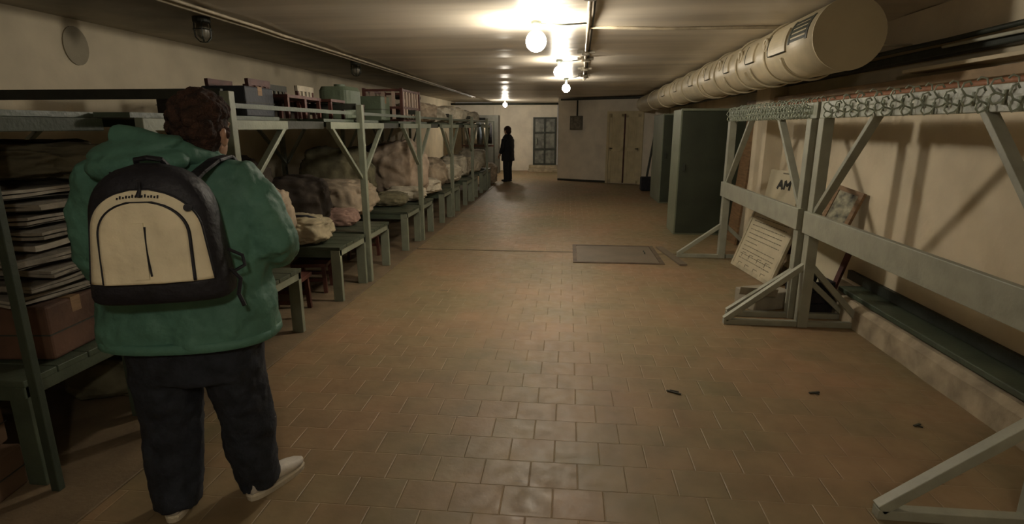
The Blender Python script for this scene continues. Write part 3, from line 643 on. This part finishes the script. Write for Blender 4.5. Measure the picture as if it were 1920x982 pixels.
bag((-2.4, 9.1, Zb), 'low pale bedding roll between the tall sack and the third clear post', (0.6, 0.8, 0.26), M_PALE, 22, 0)
bag((-3.3, 9.5, Zb), 'dark brown bag behind the rounded beige sack', (0.9, 0.9, 0.8), M_DKB, 23, 0)
bag((-2.45, 11.0, Zb), 'pale crumpled bedding between the third and fourth clear posts', (0.7, 0.9, 0.40), M_PALE, 24, 0)
bag((-2.5, 12.3, Zb), 'white bedding heap beside the fourth clear post', (0.7, 0.9, 0.50), M_PALE, 25, 0)
bag((-2.45, 13.6, Zb), 'pale bedding heap before the farthest bunk post', (0.7, 0.8, 0.40), M_PALE, 26, 0)
bag((-2.5, 14.7, Zb), 'white bedding at the very end of the bench row', (0.8, 0.8, 0.55), M_PALE, 27, 0)
# ---- under the benches
def stool(loc, rz, label, m=M_RED, h_=0.3, w_=0.34, name='stool'):
    t = thing(name, label, 'stool', loc, rz)
    bm = B(); box(bm, -w_/2, w_/2, -w_/2, w_/2, h_-0.035, h_); new_obj('seat', bm, m, t, bevel=0.004)
    for sx in (-1, 1):
        for sy in (-1, 1):
            bm = B(); bar(bm, (sx*(w_/2-0.03), sy*(w_/2-0.03), 0), (sx*(w_/2-0.04), sy*(w_/2-0.04), h_-0.03), 0.035, 0.035); new_obj('leg', bm, m, t)
    for s in (-1, 1):
        bm = B(); box(bm, -w_/2+0.04, w_/2-0.04, s*(w_/2-0.03)-0.012, s*(w_/2-0.03)+0.012, h_*0.4, h_*0.5); new_obj('rung', bm, m, t)
    return t
stool((-2.42, 4.42, 0), 0.1, 'low dark red stool on the floor between the benches right of the person', h_=0.34, w_=0.36)
stool((-2.5, 5.15, 0.012), 0.2, 'low dark red stool beneath the bench near the first clear post')
stool((-2.5, 6.55, 0.012), 0.0, 'low dark red stool beneath the bench beyond the first clear post')
# ---- upper deck goods
ZD = 1.672
def chair(loc, rz, label, m=M_RED, slat=M_RED, h_=0.36, legs=True):
    t = thing('small_chair', label, 'chair', loc, rz, 'small chairs stored on the top bunks'); w_ = 0.34
    bm = B(); box(bm, -w_/2, w_/2, -w_/2, w_/2, 0.16, 0.185); new_obj('seat', bm, m, t)
    for sx in (-1, 1):
        bm = B(); bar(bm, (sx*(w_/2-0.02), -w_/2+0.02, 0), (sx*(w_/2-0.02), -w_/2+0.02, 0.16), 0.03, 0.03); new_obj('leg', bm, m, t)
        bm = B(); bar(bm, (sx*(w_/2-0.02), w_/2-0.02, 0), (sx*(w_/2-0.02), w_/2, h_), 0.03, 0.03); new_obj('leg', bm, m, t)
    bm = B(); box(bm, -w_/2, w_/2, w_/2-0.02, w_/2+0.005, h_-0.05, h_)
    for k in range(4): x = -w_/2+0.05+k*(w_-0.1)/3; box(bm, x-0.016, x+0.016, w_/2-0.015, w_/2, 0.18, h_-0.04)
    new_obj('backrest', bm, slat, t); return t
carton((-2.50, 4.18, ZD), (0.34, 0.40, 0.22), 0, 'dark blue box on the top bunk right of the person head', mat('dark_blue_card', (0.03, 0.035, 0.045), 0.6), 'storage_box')
for k, (x, y, rz, lab, sl) in enumerate([(-2.42, 4.62, 1.57, 'dark red small chair right of the dark blue box on the top bunk', M_RED), (-2.45, 4.98, 1.6, 'dark small chair second right of the blue box on the top bunk', M_DKW),
        (-2.40, 5.42, 1.57, 'small red chair with pale back slats behind the tall pale post', M_PALE), (-2.60, 6.50, 1.5, 'dark red chair just beyond the green canister on the top bunk', M_RED)]):
    chair((x, y, ZD), rz, lab, M_RED, sl, 0.31 if k != 1 else 0.29)
bm = B(); loft(bm, [(0, 0, 0, 0.17, 0.20, 0.5), (0, 0, 0.02, 0.18, 0.21, 0.5), (0, 0, 0.30, 0.18, 0.21, 0.5), (0, 0, 0.34, 0.16, 0.19, 0.5), (0, 0, 0.345, 0.06, 0.06, 1), (0, 0, 0.37, 0.06, 0.06, 1)], 28)
o = new_obj('canister', bm, mat('sage_metal', (0.10, 0.13, 0.085), 0.5, 0.1, 6)); o.location = (-2.45, 6.02, ZD); tag(o, 'grey green metal canister on the top bunk behind the tall pale post', 'canister')
carton((-2.95, 5.0, ZD), (0.5, 1.6, 0.20), 0, 'long dark box at the back of the top bunk behind the small chairs', M_DKB, 'storage_box')
carton((-2.46, 7.12, ZD), (0.30, 0.34, 0.30), 0, 'grey green box between the canister and the slatted crib on the top bunk', MATS['sage_metal'], 'storage_box')
t = thing('slatted_crib', 'red and white slatted crib standing on the top bunk at the second clear post', 'crib', (-2.42, 7.78, ZD))
bm = B(); box(bm, -0.25, 0.25, -0.42, 0.42, 0.05, 0.07)
for z_ in (0.0, 0.16, 0.38): 
    for s in (-1, 1): box(bm, s*0.25-0.015, s*0.25+0.015, -0.42, 0.42, z_, z_+0.03); box(bm, -0.25, 0.25, s*0.42-0.015, s*0.42+0.015, z_, z_+0.03)
for sx in (-1, 1):
    for sy in (-1, 1): box(bm, sx*0.25-0.02, sx*0.25+0.02, sy*0.42-0.02, sy*0.42+0.02, 0, 0.42)
new_obj('frame', bm, M_RED, t)
bm = B()
for k in range(6):
    y = -0.34+k*0.136
    for sx in (-1, 1): box(bm, sx*0.25-0.01, sx*0.25+0.01, y-0.025, y+0.025, 0.03, 0.38)
for k in range(3):
    x = -0.14+k*0.14
    box(bm, x-0.022, x+0.022, -0.43, -0.41, 0.03, 0.38)
new_obj('slats', bm, mat('pink_white_paint', (0.40, 0.30, 0.24), 0.6, 0.1), t)
t = thing('hoop', 'pale upright hoop standing at the far end of the slatted crib', 'hoop', (-2.38, 8.5, ZD))
bm = B(); tube(bm, [(0, -0.12, 0), (0, -0.12, 0.33), (0, -0.085, 0.40), (0, 0, 0.43), (0, 0.085, 0.40), (0, 0.12, 0.33), (0, 0.12, 0)], 0.03, 8); new_obj('ring', bm, M_PALE, t, smooth=True)
for i, (x, y, dm, lab, m_) in enumerate([(-2.5, 9.2, (0.7, 0.8, 0.34), 'pale bedding roll on the top bunk beyond the crib', M_BEIGE), (-2.45, 10.1, (0.7, 0.8, 0.30), 'tan bedding roll on the top bunk at the third clear post', M_PALE),
        (-2.45, 11.1, (0.7, 0.9, 0.34), 'cream bedding roll on the top bunk before the fourth clear post', M_PALE), (-2.5, 12.3, (0.7, 0.9, 0.32), 'white bedding on the top bunk at the fourth clear post', M_PALE),
        (-2.5, 13.6, (0.7, 0.9, 0.30), 'last pale bedding on the top bunk near the far bulb', M_PALE)]):
    sack('bedding_roll', lab, 'bedding', (x, y, ZD), dm, m_, 30+i, 0.1*i, 'bedding on the top bunks', lump=0.22)
carton((-2.55, 8.95, ZD+0.36), (0.4, 0.5, 0.05), 0.2, 'flat dark tray lying on the pale bedding roll beyond the crib', M_DKB, 'tray')

# ------------------------------------------------------------------ far end: clothes rail, cupboard, people
t = thing('clothes_rail', 'dark clothes rail at the far end behind the bedding', 'clothes rail', (-3.05, 19.2, 0))
bm = B(); tube(bm, [(-0.55, 0, 0), (-0.55, 0, 1.78), (0.55, 0, 1.78), (0.55, 0, 0)], 0.02); new_obj('frame', bm, M_PIPE, t)
bm = B(); box(bm, -0.55, 0.55, -0.05, 0.05, 0.95, 1.0); new_obj('shelf', bm, M_RED, t)
gm = {'w': M_PALE, 'b': mat('blue_grey_cloth', (0.13, 0.16, 0.20), 0.85, 0.2), 'd': M_BLACK, 'k': M_GREYC, 'p': M_PINKC}
for k, (cn, lab) in enumerate([('k', 'grey garment hanging at the left end of the far clothes rail'), ('p', 'pinkish garment hanging second on the far clothes rail'), ('w', 'white shirt hanging third on the far clothes rail'), ('b', 'blue grey jacket hanging fourth on the far clothes rail'), ('w', 'white shirt hanging beside the blue grey jacket'), ('d', 'black coat hanging near the right end of the far rail')]):
    bm = B(); x = -0.44+k*0.17
    loft(bm, [(0, 0, 1.05, 0.075, 0.20, 0.8), (0, 0, 1.35, 0.07, 0.19, 0.8), (0, 0, 1.58, 0.06, 0.20, 0.8), (0, 0, 1.66, 0.05, 0.14, 0.8), (0, 0, 1.72, 0.03, 0.05, 1)], 20)
    for v in bm.verts: v.co.x += 0.02*noise.noise(v.co*7+Vector((k, 0, 0)))
    tube(bm, [(0, 0, 1.70), (0, 0, 1.775)], 0.005, 6)
    tube(bm, [(0, -0.19, 1.6), (0.0, -0.24, 1.38), (0.0, -0.25, 1.15)], [0.05, 0.045, 0.04], 10); tube(bm, [(0, 0.19, 1.6), (0.0, 0.24, 1.38), (0.0, 0.25, 1.15)], [0.05, 0.045, 0.04], 10)
    o = new_obj('hanging_garment', bm, gm[cn], smooth=True); o.location = (-3.05+x, 19.2, 0); o.rotation_euler = (0, 0, 0.2); tag(o, lab, 'garment', 'garments on the far clothes rail')
bm = B(); box(bm, -3.6, -2.42, 19.75, 20.3, 0, 2.0); o = new_obj('wardrobe', bm, mat('grey_wardrobe', (0.10, 0.10, 0.085), 0.6, 0.1), bevel=0.01); tag(o, 'grey wardrobe behind the hanging clothes at the far end', 'wardrobe')
bag((-2.25, 16.1, 0.0), 'tan sacks slumped on the floor before the person in the dark coat', (0.5, 0.6, 0.62), M_BEIGE, 28)
bm = B(); tube(bm, [(-4.25, 20.6, CZ-0.045), (-0.3, 20.6, CZ-0.045)], 0.035); tag(new_obj('far_pipe', bm, M_PIPE, smooth=True), 'dark pipe crossing just below the ceiling at the far end', 'pipe')

# ------------------------------------------------------------------ people
M_SKIN = mat('skin', (0.42, 0.25, 0.17), 0.5, 0.05, 10, bump=0.05)
M_HAIR = mat('dark_brown_hair', (0.045, 0.020, 0.012), 0.9, 0.35, 30, bump=1.0, bscale=60)
def hand_geo(bm, wrist, fwd, side, upv, s=1.0):
    wrist, fwd, side, upv = Vector(wrist), Vector(fwd).normalized(), Vector(side).normalized(), Vector(upv).normalized()
    rot = Matrix((side, fwd, upv)).transposed()
    ball(bm, wrist+fwd*0.045*s, (0.04*s, 0.055*s, 0.018*s), 14, 10, rot)
    for k, ln in enumerate((0.066, 0.075, 0.070, 0.055)):
        b0_ = wrist+fwd*0.085*s+side*(0.03-0.02*k)*s
        p1 = b0_+fwd*ln*0.5*s-upv*0.008*s; p2 = p1+fwd*ln*0.32*s-upv*0.016*s; p3 = p2+fwd*ln*0.15*s-upv*0.018*s
        tube(bm, [b0_-fwd*0.02*s, b0_, p1, p2, p3], [0.010*s, 0.0095*s, 0.0088*s, 0.008*s, 0.006*s], 8)
    b0_ = wrist+fwd*0.02*s+side*0.035*s
    tube(bm, [b0_, b0_+side*0.022*s+fwd*0.022*s-upv*0.006*s, b0_+side*0.032*s+fwd*0.052*s-upv*0.014*s], [0.013*s, 0.011*s, 0.008*s], 8)
def head_geo(bm, c, s=1.0, yaw=0.0, roll=0.0):
    R_ = Matrix.Rotation(yaw, 3, 'Z') @ Matrix.Rotation(roll, 3, 'Y')
    def P_(x, y, z): return Vector(c)+R_ @ Vector((x*s, y*s, z*s))
    ball(bm, P_(0, -0.01, 0.02), (0.078*s, 0.098*s, 0.105*s), 24, 16, R_)
    ball(bm, P_(0, 0.025, -0.05), (0.058*s, 0.066*s, 0.068*s), 18, 12, R_)
    ball(bm, P_(0, 0.062, -0.092), (0.024*s, 0.022*s, 0.018*s), 12, 8, R_)
    tube(bm, [P_(0, 0.085, 0.015), P_(0, 0.105, -0.02), P_(0, 0.108, -0.032)], [0.008*s, 0.012*s, 0.014*s], 8)
    for q_ in (-1, 1):
        ball(bm, P_(q_*0.03, 0.082, 0.012), (0.014*s, 0.008*s, 0.009*s), 10, 8, R_)
        ball(bm, P_(q_*0.03, 0.084, 0.03), (0.022*s, 0.008*s, 0.006*s), 10, 8, R_)
        ball(bm, P_(q_*0.082, -0.005, -0.015), (0.010*s, 0.020*s, 0.033*s), 12, 10, R_)
        ball(bm, P_(q_*0.088, -0.015, -0.005), (0.008*s, 0.014*s, 0.022*s), 12, 10, R_)
    ball(bm, P_(0, 0.084, -0.058), (0.024*s, 0.009*s, 0.006*s), 12, 8, R_); ball(bm, P_(0, 0.082, -0.069), (0.019*s, 0.009*s, 0.007*s), 12, 8, R_)
    return P_

PX, PY = -1.485, 1.98
p = thing('person', 'person in a green hooded jacket and dark jeans standing with back turned at left', 'person', (PX, PY, 0), math.radians(12))
HC = (0.115, 0.06, 1.585)
bm = B()
P_ = head_geo(bm, HC, 1.10, math.radians(-14), math.radians(5))
tube(bm, [(0.02, 0.0, 1.36), (0.05, 0.03, 1.46), (0.09, 0.06, 1.56)], [0.085, 0.065, 0.06], 16)
loft(bm, [(0, 0, 0.78, 0.17, 0.12, 0.9), (0, 0, 0.92, 0.18, 0.13, 0.9), (0, 0, 1.08, 0.16, 0.12, 0.9), (0, 0, 1.28, 0.19, 0.13, 0.9), (0, 0, 1.38, 0.18, 0.11, 0.9), (0.02, 0, 1.44, 0.08, 0.07, 1)], 24)
for s, kn, an in ((-1, (-0.145, 0.03, 0.45), (-0.155, -0.02, 0.08)), (1, (0.14, 0.05, 0.45), (0.165, 0.06, 0.10))):
    tube(bm, [(s*0.09, 0, 0.84), (s*0.11, 0.01, 0.66), kn, ((kn[0]+an[0])/2, (kn[1]+an[1])/2-0.02, 0.28), an], [0.10, 0.085, 0.06, 0.055, 0.038], 14)
RH, LH = (0.275, 0.34, 1.10), (-0.31, 0.25, 0.96)
tube(bm, [(0.16, 0, 1.38), (0.27, 0, 1.36), (0.33, 0.01, 1.15), RH], [0.05, 0.055, 0.042, 0.028], 12)
tube(bm, [(-0.16, 0, 1.38), (-0.27, 0, 1.36), (-0.32, 0.02, 1.12), LH], [0.05, 0.055, 0.042, 0.028], 12)
hand_geo(bm, RH, (-0.45, 0.85, -0.1), (-0.85, -0.45, 0.1), (0.05, 0.1, 1))
hand_geo(bm, LH, (0.2, 0.8, -0.5), (0.95, -0.2, 0), (0, 0.5, 0.8))
o = new_obj('body', bm, M_SKIN, p); remesh(o, 0.0065, 2)
p.scale = (0.96, 1, 1)
# hair: curly cap
bm = B(); ball(bm, P_(0, -0.022, 0.045), (0.099, 0.114, 0.098), 30, 20)
ball(bm, P_(0.0, -0.045, -0.01), (0.092, 0.086, 0.10), 26, 16)
rr = random.Random(3)
for k in range(230):
    th, ph = rr.uniform(0, 2*math.pi), rr.uniform(-0.5, 1.5)
    v = Vector((math.cos(th)*math.cos(ph), math.sin(th)*math.cos(ph), math.sin(ph)))
    if v.y > 0.35 and v.z < 0.45: continue
    q_ = P_(v.x*0.092, v.y*0.105-0.024, 0.032+v.z*0.098); s_ = rr.uniform(0.012, 0.024); ball(bm, q_, (s_, s_, s_*0.9), 8, 6)
o = new_obj('hair', bm, M_HAIR, p, smooth=True); remesh(o, 0.005, 1, [(0.02, 0.008)])
# jacket
M_JACK = mat('green_jacket', (0.085, 0.20, 0.152), 0.62, 0.10, 5, bump=0.35, bscale=22, spec=0.3)
bm = B()
loft(bm, [(0.0, 0.0, 0.785, 0.342, 0.215, 0.8), (0, 0, 0.82, 0.338, 0.215, 0.8), (0, 0, 0.90, 0.335, 0.21, 0.8), (0, 0, 1.0, 0.315, 0.20, 0.8), (0, 0, 1.15, 0.305, 0.19, 0.8), (0, 0, 1.28, 0.305, 0.18, 0.8), (0.005, 0, 1.38, 0.29, 0.16, 0.8), (0.01, 0.01, 1.455, 0.23, 0.13, 0.85), (0.04, 0.03, 1.50, 0.14, 0.11, 1), (0.06, 0.05, 1.54, 0.095, 0.09, 1)], 40)
SR, SL = (0.25, 0, 1.385), (-0.25, 0, 1.385)
tube(bm, [(0.15, 0, 1.38), SR, (0.30, 0.0, 1.30), (0.345, 0.015, 1.165), (0.33, 0.12, 1.11), (0.29, 0.29, 1.10)], [0.10, 0.108, 0.10, 0.095, 0.085, 0.065], 20)
tube(bm, [(-0.15, 0, 1.38), SL, (-0.295, 0.0, 1.28), (-0.325, 0.02, 1.12), (-0.33, 0.10, 1.03), (-0.31, 0.20, 0.975)], [0.10, 0.108, 0.10, 0.09, 0.08, 0.062], 20)
tube(bm, [(0.37, 0.0, 1.12), (0.33, 0.14, 1.07)], [0.045, 0.04], 12)
jk = new_obj('jacket', bm, M_JACK, p); remesh(jk, 0.011, 7, [(0.22, 0.045), (0.08, 0.024), (0.03, 0.008)])
# hem band & hood
bm = B(); loft(bm, [(0, 0, 0.78, 0.340, 0.212, 0.8), (0, 0, 0.785, 0.350, 0.222, 0.8), (0, 0, 0.815, 0.348, 0.220, 0.8), (0, 0, 0.82, 0.33, 0.205, 0.8)], 40); o = new_obj('hem', bm, M_JACK, jk, smooth=True); o.scale = (0.985, 0.985, 1)
bm = B()
ball(bm, (-0.045, -0.145, 1.47), (0.18, 0.085, 0.058), 28, 16, Matrix.Rotation(-0.10, 3, 'Y'))
ball(bm, (-0.06, -0.12, 1.53), (0.17, 0.085, 0.035), 28, 16, Matrix.Rotation(-0.16, 3, 'Y') @ Matrix.Rotation(0.3, 3, 'X'))
tube(bm, [(0.17, 0.12, 1.46), (0.165, 0.0, 1.475), (0.11, -0.085, 1.50), (0.02, -0.125, 1.54), (-0.11, -0.10, 1.57), (-0.17, 0.0, 1.55), (-0.08, 0.13, 1.50)], [0.032, 0.036, 0.04, 0.045, 0.042, 0.036, 0.03], 14)
hd = new_obj('hood', bm, M_JACK, jk); remesh(hd, 0.007, 3, [(0.10, 0.018)])
# trousers
M_JEAN = mat('dark_denim', (0.018, 0.022, 0.032), 0.85, 0.25, 14, bump=0.3, bscale=40)
bm = B()
loft(bm, [(0, 0, 0.62, 0.235, 0.16, 0.8), (0, 0, 0.80, 0.24, 0.17, 0.8), (0, 0, 0.92, 0.21, 0.15, 0.8)], 28)
tube(bm, [(-0.12, 0, 0.80), (-0.135, 0, 0.62), (-0.148, 0.02, 0.44), (-0.155, 0, 0.24), (-0.155, -0.03, 0.035)], [0.15, 0.135, 0.12, 0.112, 0.098], 22)
tube(bm, [(0.12, 0, 0.80), (0.13, 0.02, 0.62), (0.14, 0.05, 0.44), (0.15, 0.055, 0.24), (0.16, 0.09, 0.05)], [0.15, 0.13, 0.115, 0.108, 0.098], 22)
tr = new_obj('trousers', bm, M_JEAN, p); remesh(tr, 0.011, 5, [(0.12, 0.03), (0.05, 0.012)])
# shoes
M_SHOE = mat('white_trainer', (0.50, 0.47, 0.42), 0.6, 0.08, 10)
def shoe(x, y, rz, lab):
    e_ = bpy.data.objects.new('shoe', None); 
    bm = B(); Lh = 0.29
    prof_ = [(-0.07, 0.036, 0.075), (-0.03, 0.042, 0.09), (0.03, 0.042, 0.085), (0.10, 0.045, 0.065), (0.16, 0.048, 0.05), (0.20, 0.036, 0.04), (0.225, 0.012, 0.03)]
    R_ = []
    for yy_, w_, h_ in prof_:
        R_.append([bm.verts.new((w_*sell(math.cos(a), 0.7), yy_, 0.022+max(0, h_*(0.5+0.5*math.sin(a))**0.8))) for a in [k*2*math.pi/18 for k in range(18)]])
    for a, b in zip(R_, R_[1:]):
        for k in range(18): bm.faces.new((a[k], a[(k+1) % 18], b[(k+1) % 18], b[k]))
    bm.faces.new(R_[0]); bm.faces.new(R_[-1])
    o = new_obj('shoe', bm, M_SHOE, p, smooth=True); o.location = (x, y, 0); o.rotation_euler = (0, 0, rz)
    bm = B(); loft(bm, [(0, 0.075, 0.0, 0.046, 0.152, 0.75), (0, 0.075, 0.022, 0.049, 0.155, 0.75), (0, 0.075, 0.03, 0.044, 0.15, 0.75)], 28); s_ = new_obj('sole', bm, M_PALE, o, smooth=False)
shoe(-0.155, -0.05, 0.1, ''); shoe(0.175, 0.06, -0.62, ''); bpy.data.objects['shoe.001'].scale = (0.95, 0.86, 1)

# backpack
bp_ = thing('backpack', 'black and cream backpack worn on the back of the person in green', 'backpack', (PX+0.115, PY-0.255, 1.03), math.radians(18))
bp_.scale = (0.93, 1, 0.88)
Hb = 0.52
def bw(z): t_ = z/Hb; return (0.235-0.055*t_)*(1-max(0, (t_-0.62)/0.38)**2.6)**0.5 if t_ < 1 else 0.0
def bd(z): t_ = z/Hb; return (0.125-0.03*t_)*(1-max(0, (t_-0.7)/0.3)**3)**0.5*(0.86+0.14*min(1, t_/0.12)) if t_ < 1 else 0.0
bm = B(); zs = [0.0, 0.01, 0.03]+[0.06+i*(Hb-0.065)/22 for i in range(22)]+[Hb-0.003]
loft(bm, [(0, 0, z_, max(0.004, bw(z_)*(1 if i > 1 else (0.93, 0.98)[i])), max(0.004, bd(z_)*(1 if i > 1 else (0.9, 0.97)[i])), 0.62) for i, z_ in enumerate(zs)], 48)
M_BP = mat('black_nylon', (0.014, 0.014, 0.020), 0.6, 0.25, 12, bump=0.3, bscale=30)
M_BPC = mat('cream_nylon', (0.78, 0.70, 0.50), 0.6, 0.06, 7, bump=0.25, bscale=18)
new_obj('bag_body', bm, M_BP, bp_, smooth=True)
def sy(x, z, off=0.0):
    w_ = bw(z)+0.002; e = 2/0.62; v = max(0.0, 1-(abs(x)/w_)**e); return -bd(z)*v**(1/e)-off
def panel(bm, xl, xr, z0, z1, off, thick=0.010, nx_=22, nz_=26):
    g1 = []; g2 = []
    for i in range(nz_+1):
        z_ = z0+(z1-z0)*i/nz_; a, b = xl(z_), xr(z_)
        g1.append([bm.verts.new((a+(b-a)*j/nx_, sy(a+(b-a)*j/nx_, z_, off+thick), z_)) for j in range(nx_+1)])
        g2.append([bm.verts.new((a+(b-a)*j/nx_, sy(a+(b-a)*j/nx_, z_, off-0.004), z_)) for j in range(nx_+1)])
    for i in range(nz_):
        for j in range(nx_): bm.faces.new((g1[i][j], g1[i][j+1], g1[i+1][j+1], g1[i+1][j])); bm.faces.new((g2[i][j], g2[i+1][j], g2[i+1][j+1], g2[i][j+1]))
        for j in (0, nx_): bm.faces.new((g1[i][j], g1[i+1][j], g2[i+1][j], g2[i][j]))
    for i in (0, nz_):
        for j in range(nx_): bm.faces.new((g1[i][j], g1[i][j+1], g2[i][j+1], g2[i][j]))
def arch(z, w0, w1, z0, z1, k=2.4):
    t_ = (z-z0)/(z1-z0); base_ = w0+(w1-w0)*t_; return max(0.006, base_*(1-max(0, (t_-0.55)/0.45)**k)**0.5)
PZ0, PZ1 = 0.090, 0.430
bm = B(); f1 = lambda z: arch(z, 0.196, 0.158, PZ0, PZ1+0.002); panel(bm, lambda z: -f1(z), f1, PZ0, PZ1, 0.003, 0.008)
pn_ = new_obj('front_panel', bm, M_BPC, bp_, smooth=True)
# pocket (raised) inside an arched seam
IZ1 = 0.385; f2 = lambda z: arch(z, 0.138, 0.135, PZ0+0.002, IZ1+0.002)
bm = B(); panel(bm, lambda z: -f2(z), f2, PZ0+0.002, IZ1, 0.011, 0.014, 34, 40)
for v in bm.verts:
    q_ = Vector((v.co.x*9, 0, v.co.z*5)); v.co.y -= 0.006*noise.noise(q_)+0.004*noise.noise(q_*2.7)
new_obj('front_pocket', bm, M_BPC, bp_, smooth=True)
bm = B(); zs_ = [PZ0+0.004+(IZ1-PZ0-0.006)*i/24 for i in range(25)]
for z_list in (zs_,):
    pts = [(-f2(z_)-0.003, sy(-f2(z_)-0.003, z_, 0.017), z_) for z_ in z_list]+[(f2(z_)+0.003, sy(f2(z_)+0.003, z_, 0.017), z_) for z_ in reversed(z_list)]
    tube(bm, pts, 0.0065, 8)
new_obj('piping', bm, M_BP, bp_, smooth=True)
bm = B(); pts = [(-f1(z_)-0.001, sy(-f1(z_)-0.001, z_, 0.009), z_) for z_ in [PZ0+(PZ1-PZ0)*i/24 for i in range(25)]]
pts += [(-q_[0], q_[1], q_[2]) for q_ in reversed(pts)]; tube(bm, pts, 0.004, 6); new_obj('outer_seam', bm, M_BP, bp_, smooth=True)
bm = B(); tube(bm, [(0.012+0.004*math.sin(z_*20), sy(0.0, z_, 0.027), z_) for z_ in [0.12+0.018*i for i in range(11)]], 0.0035, 6); new_obj('centre_zip', bm, M_BP, bp_)
bm = B(); panel(bm, lambda z: -0.035, lambda z: 0.008, 0.11, 0.315, 0.026, 0.005, 4, 10); new_obj('zip_flap', bm, M_BPC, bp_)
bm = B(); tube(bm, [(0.0, sy(0, 0.44, 0.004), 0.455), (0.004, sy(0, 0.42, 0.012), 0.432), (-0.002, sy(0, 0.405, 0.018), 0.405)], [0.005, 0.005, 0.009], 8); new_obj('zip_pull', bm, M_BP, bp_)
bm = B(); c_ = (0.140, 0.362); cyl(bm, (c_[0], sy(c_[0], c_[1], 0.010), c_[1]), (c_[0]+0.004, sy(c_[0], c_[1], 0.022), c_[1]), 0.0135, 16); new_obj('round_badge', bm, M_BP, bp_)
bm = B()
for k in range(14):
    x = -0.068+k*0.0095; z_ = 0.398+0.010*(1-(x/0.08)**2)-0.004; h_ = (0.007, 0.011, 0.006, 0.009)[k % 4]
    bar(bm, (x, sy(x, z_, 0.014), z_), (x+0.002, sy(x, z_, 0.014), z_+h_), 0.004, 0.004)
new_obj('brand_lettering', bm, M_BP, bp_)
# straps
M_STR = M_BP
for s in (-1, 1):
    bm = B(); pts = [(s*0.11, -0.01, 0.43), (s*0.135, 0.07, 0.475), (s*0.165, 0.16, 0.515), (s*0.185, 0.26, 0.525), (s*0.195, 0.36, 0.47), (s*0.20, 0.41, 0.36)]
    bmx = bm
    for a, b in zip(pts, pts[1:]): bar(bmx, a, b, 0.012 if False else 0.05, 0.014, (0, 0, 1))
    new_obj('shoulder_strap', bm, M_STR, bp_, bevel=0.003)
bm = B(); tube(bm, [(0.225, -0.01, 0.10), (0.26, -0.02, 0.06), (0.25, -0.03, 0.0), (0.265, -0.03, -0.05)], 0.008, 6); tube(bm, [(0.225, -0.01, 0.18), (0.27, -0.0, 0.15), (0.275, 0.0, 0.11), (0.24, -0.01, 0.09)], 0.007, 6); new_obj('loose_strap', bm, M_STR, bp_)
bm = B(); tube(bm, [(-0.05, 0.03, 0.50), (-0.04, 0.0, 0.53), (0.0, -0.01, 0.537), (0.04, 0.0, 0.53), (0.05, 0.03, 0.50)], 0.010, 8); new_obj('haul_loop', bm, M_STR, bp_)

# far person
q = thing('person', 'person in a long dark coat standing beside the clothes at the far end', 'person', (-1.76, 16.7, 0), math.radians(60))
bm = B()
head_geo(bm, (0, 0.03, 1.50), 1.0, 0, 0)
tube(bm, [(0, 0, 1.25), (0, 0.01, 1.45)], [0.06, 0.05], 12)
loft(bm, [(0, 0, 0.75, 0.15, 0.10, 0.9), (0, 0, 1.0, 0.14, 0.10, 0.9), (0, 0, 1.2, 0.17, 0.11, 0.9), (0, 0, 1.28, 0.12, 0.08, 0.9)], 20)
for s in (-1, 1):
    tube(bm, [(s*0.08, 0, 0.8), (s*0.085, 0.02, 0.42), (s*0.09, -0.01, 0.07)], [0.08, 0.055, 0.036], 12)
    tube(bm, [(s*0.15, 0, 1.24), (s*0.21, 0.02, 1.0), (s*0.18, 0.16, 0.82)], [0.05, 0.04, 0.028], 12)
    hand_geo(bm, (s*0.18, 0.16, 0.82), (-s*0.1, 0.6, -0.7), (-s, 0, 0), (0, 0.7, 0.6))
o = new_obj('body', bm, M_SKIN, q); remesh(o, 0.008, 2)
bm = B(); ball(bm, (0, 0.01, 1.535), (0.098, 0.112, 0.10), 24, 16); ball(bm, (0, -0.03, 1.47), (0.085, 0.075, 0.09), 20, 12); o = new_obj('hair', bm, M_HAIR, q, smooth=True); remesh(o, 0.01, 2)
bm = B(); loft(bm, [(0, 0, 0.62, 0.22, 0.17, 0.85), (0, 0, 0.9, 0.20, 0.16, 0.85), (0, 0, 1.15, 0.21, 0.15, 0.85), (0, 0, 1.30, 0.19, 0.12, 0.85), (0, 0.0, 1.39, 0.09, 0.09, 1)], 26)
for s in (-1, 1): tube(bm, [(s*0.10, 0, 1.27), (s*0.2, 0, 1.22), (s*0.25, 0.02, 1.0), (s*0.19, 0.14, 0.85)], [0.07, 0.075, 0.065, 0.05], 14)
o = new_obj('coat', bm, M_BLACK, q); remesh(o, 0.014, 4, [(0.12, 0.02)])
bm = B(); loft(bm, [(0, 0, 0.60, 0.16, 0.12, 0.85), (0, 0, 0.85, 0.17, 0.13, 0.85)], 20)
for s in (-1, 1): tube(bm, [(s*0.09, 0, 0.75), (s*0.09, 0.02, 0.42), (s*0.095, 0, 0.06)], [0.10, 0.08, 0.07], 14)
o = new_obj('trousers', bm, M_BLACK, q); remesh(o, 0.014, 3)
for s in (-1, 1):
    bm = B(); ball(bm, (s*0.095, 0.05, 0.04), (0.045, 0.13, 0.04), 16, 10)
    new_obj('shoe', bm, M_BLACK, q, smooth=True)
# dark furniture packed on the first top bunks
for k, (x, y, lab) in enumerate([(-2.75, 4.60, 'dark red small chair in the back row behind the blue box'), (-2.78, 5.2, 'dark red small chair in the back row before the canister'), (-2.8, 6.9, 'dark red small chair in the back row behind the grey green box')]):
    chair((x, y, ZD), 1.57, lab, M_RED, M_RED, 0.31)
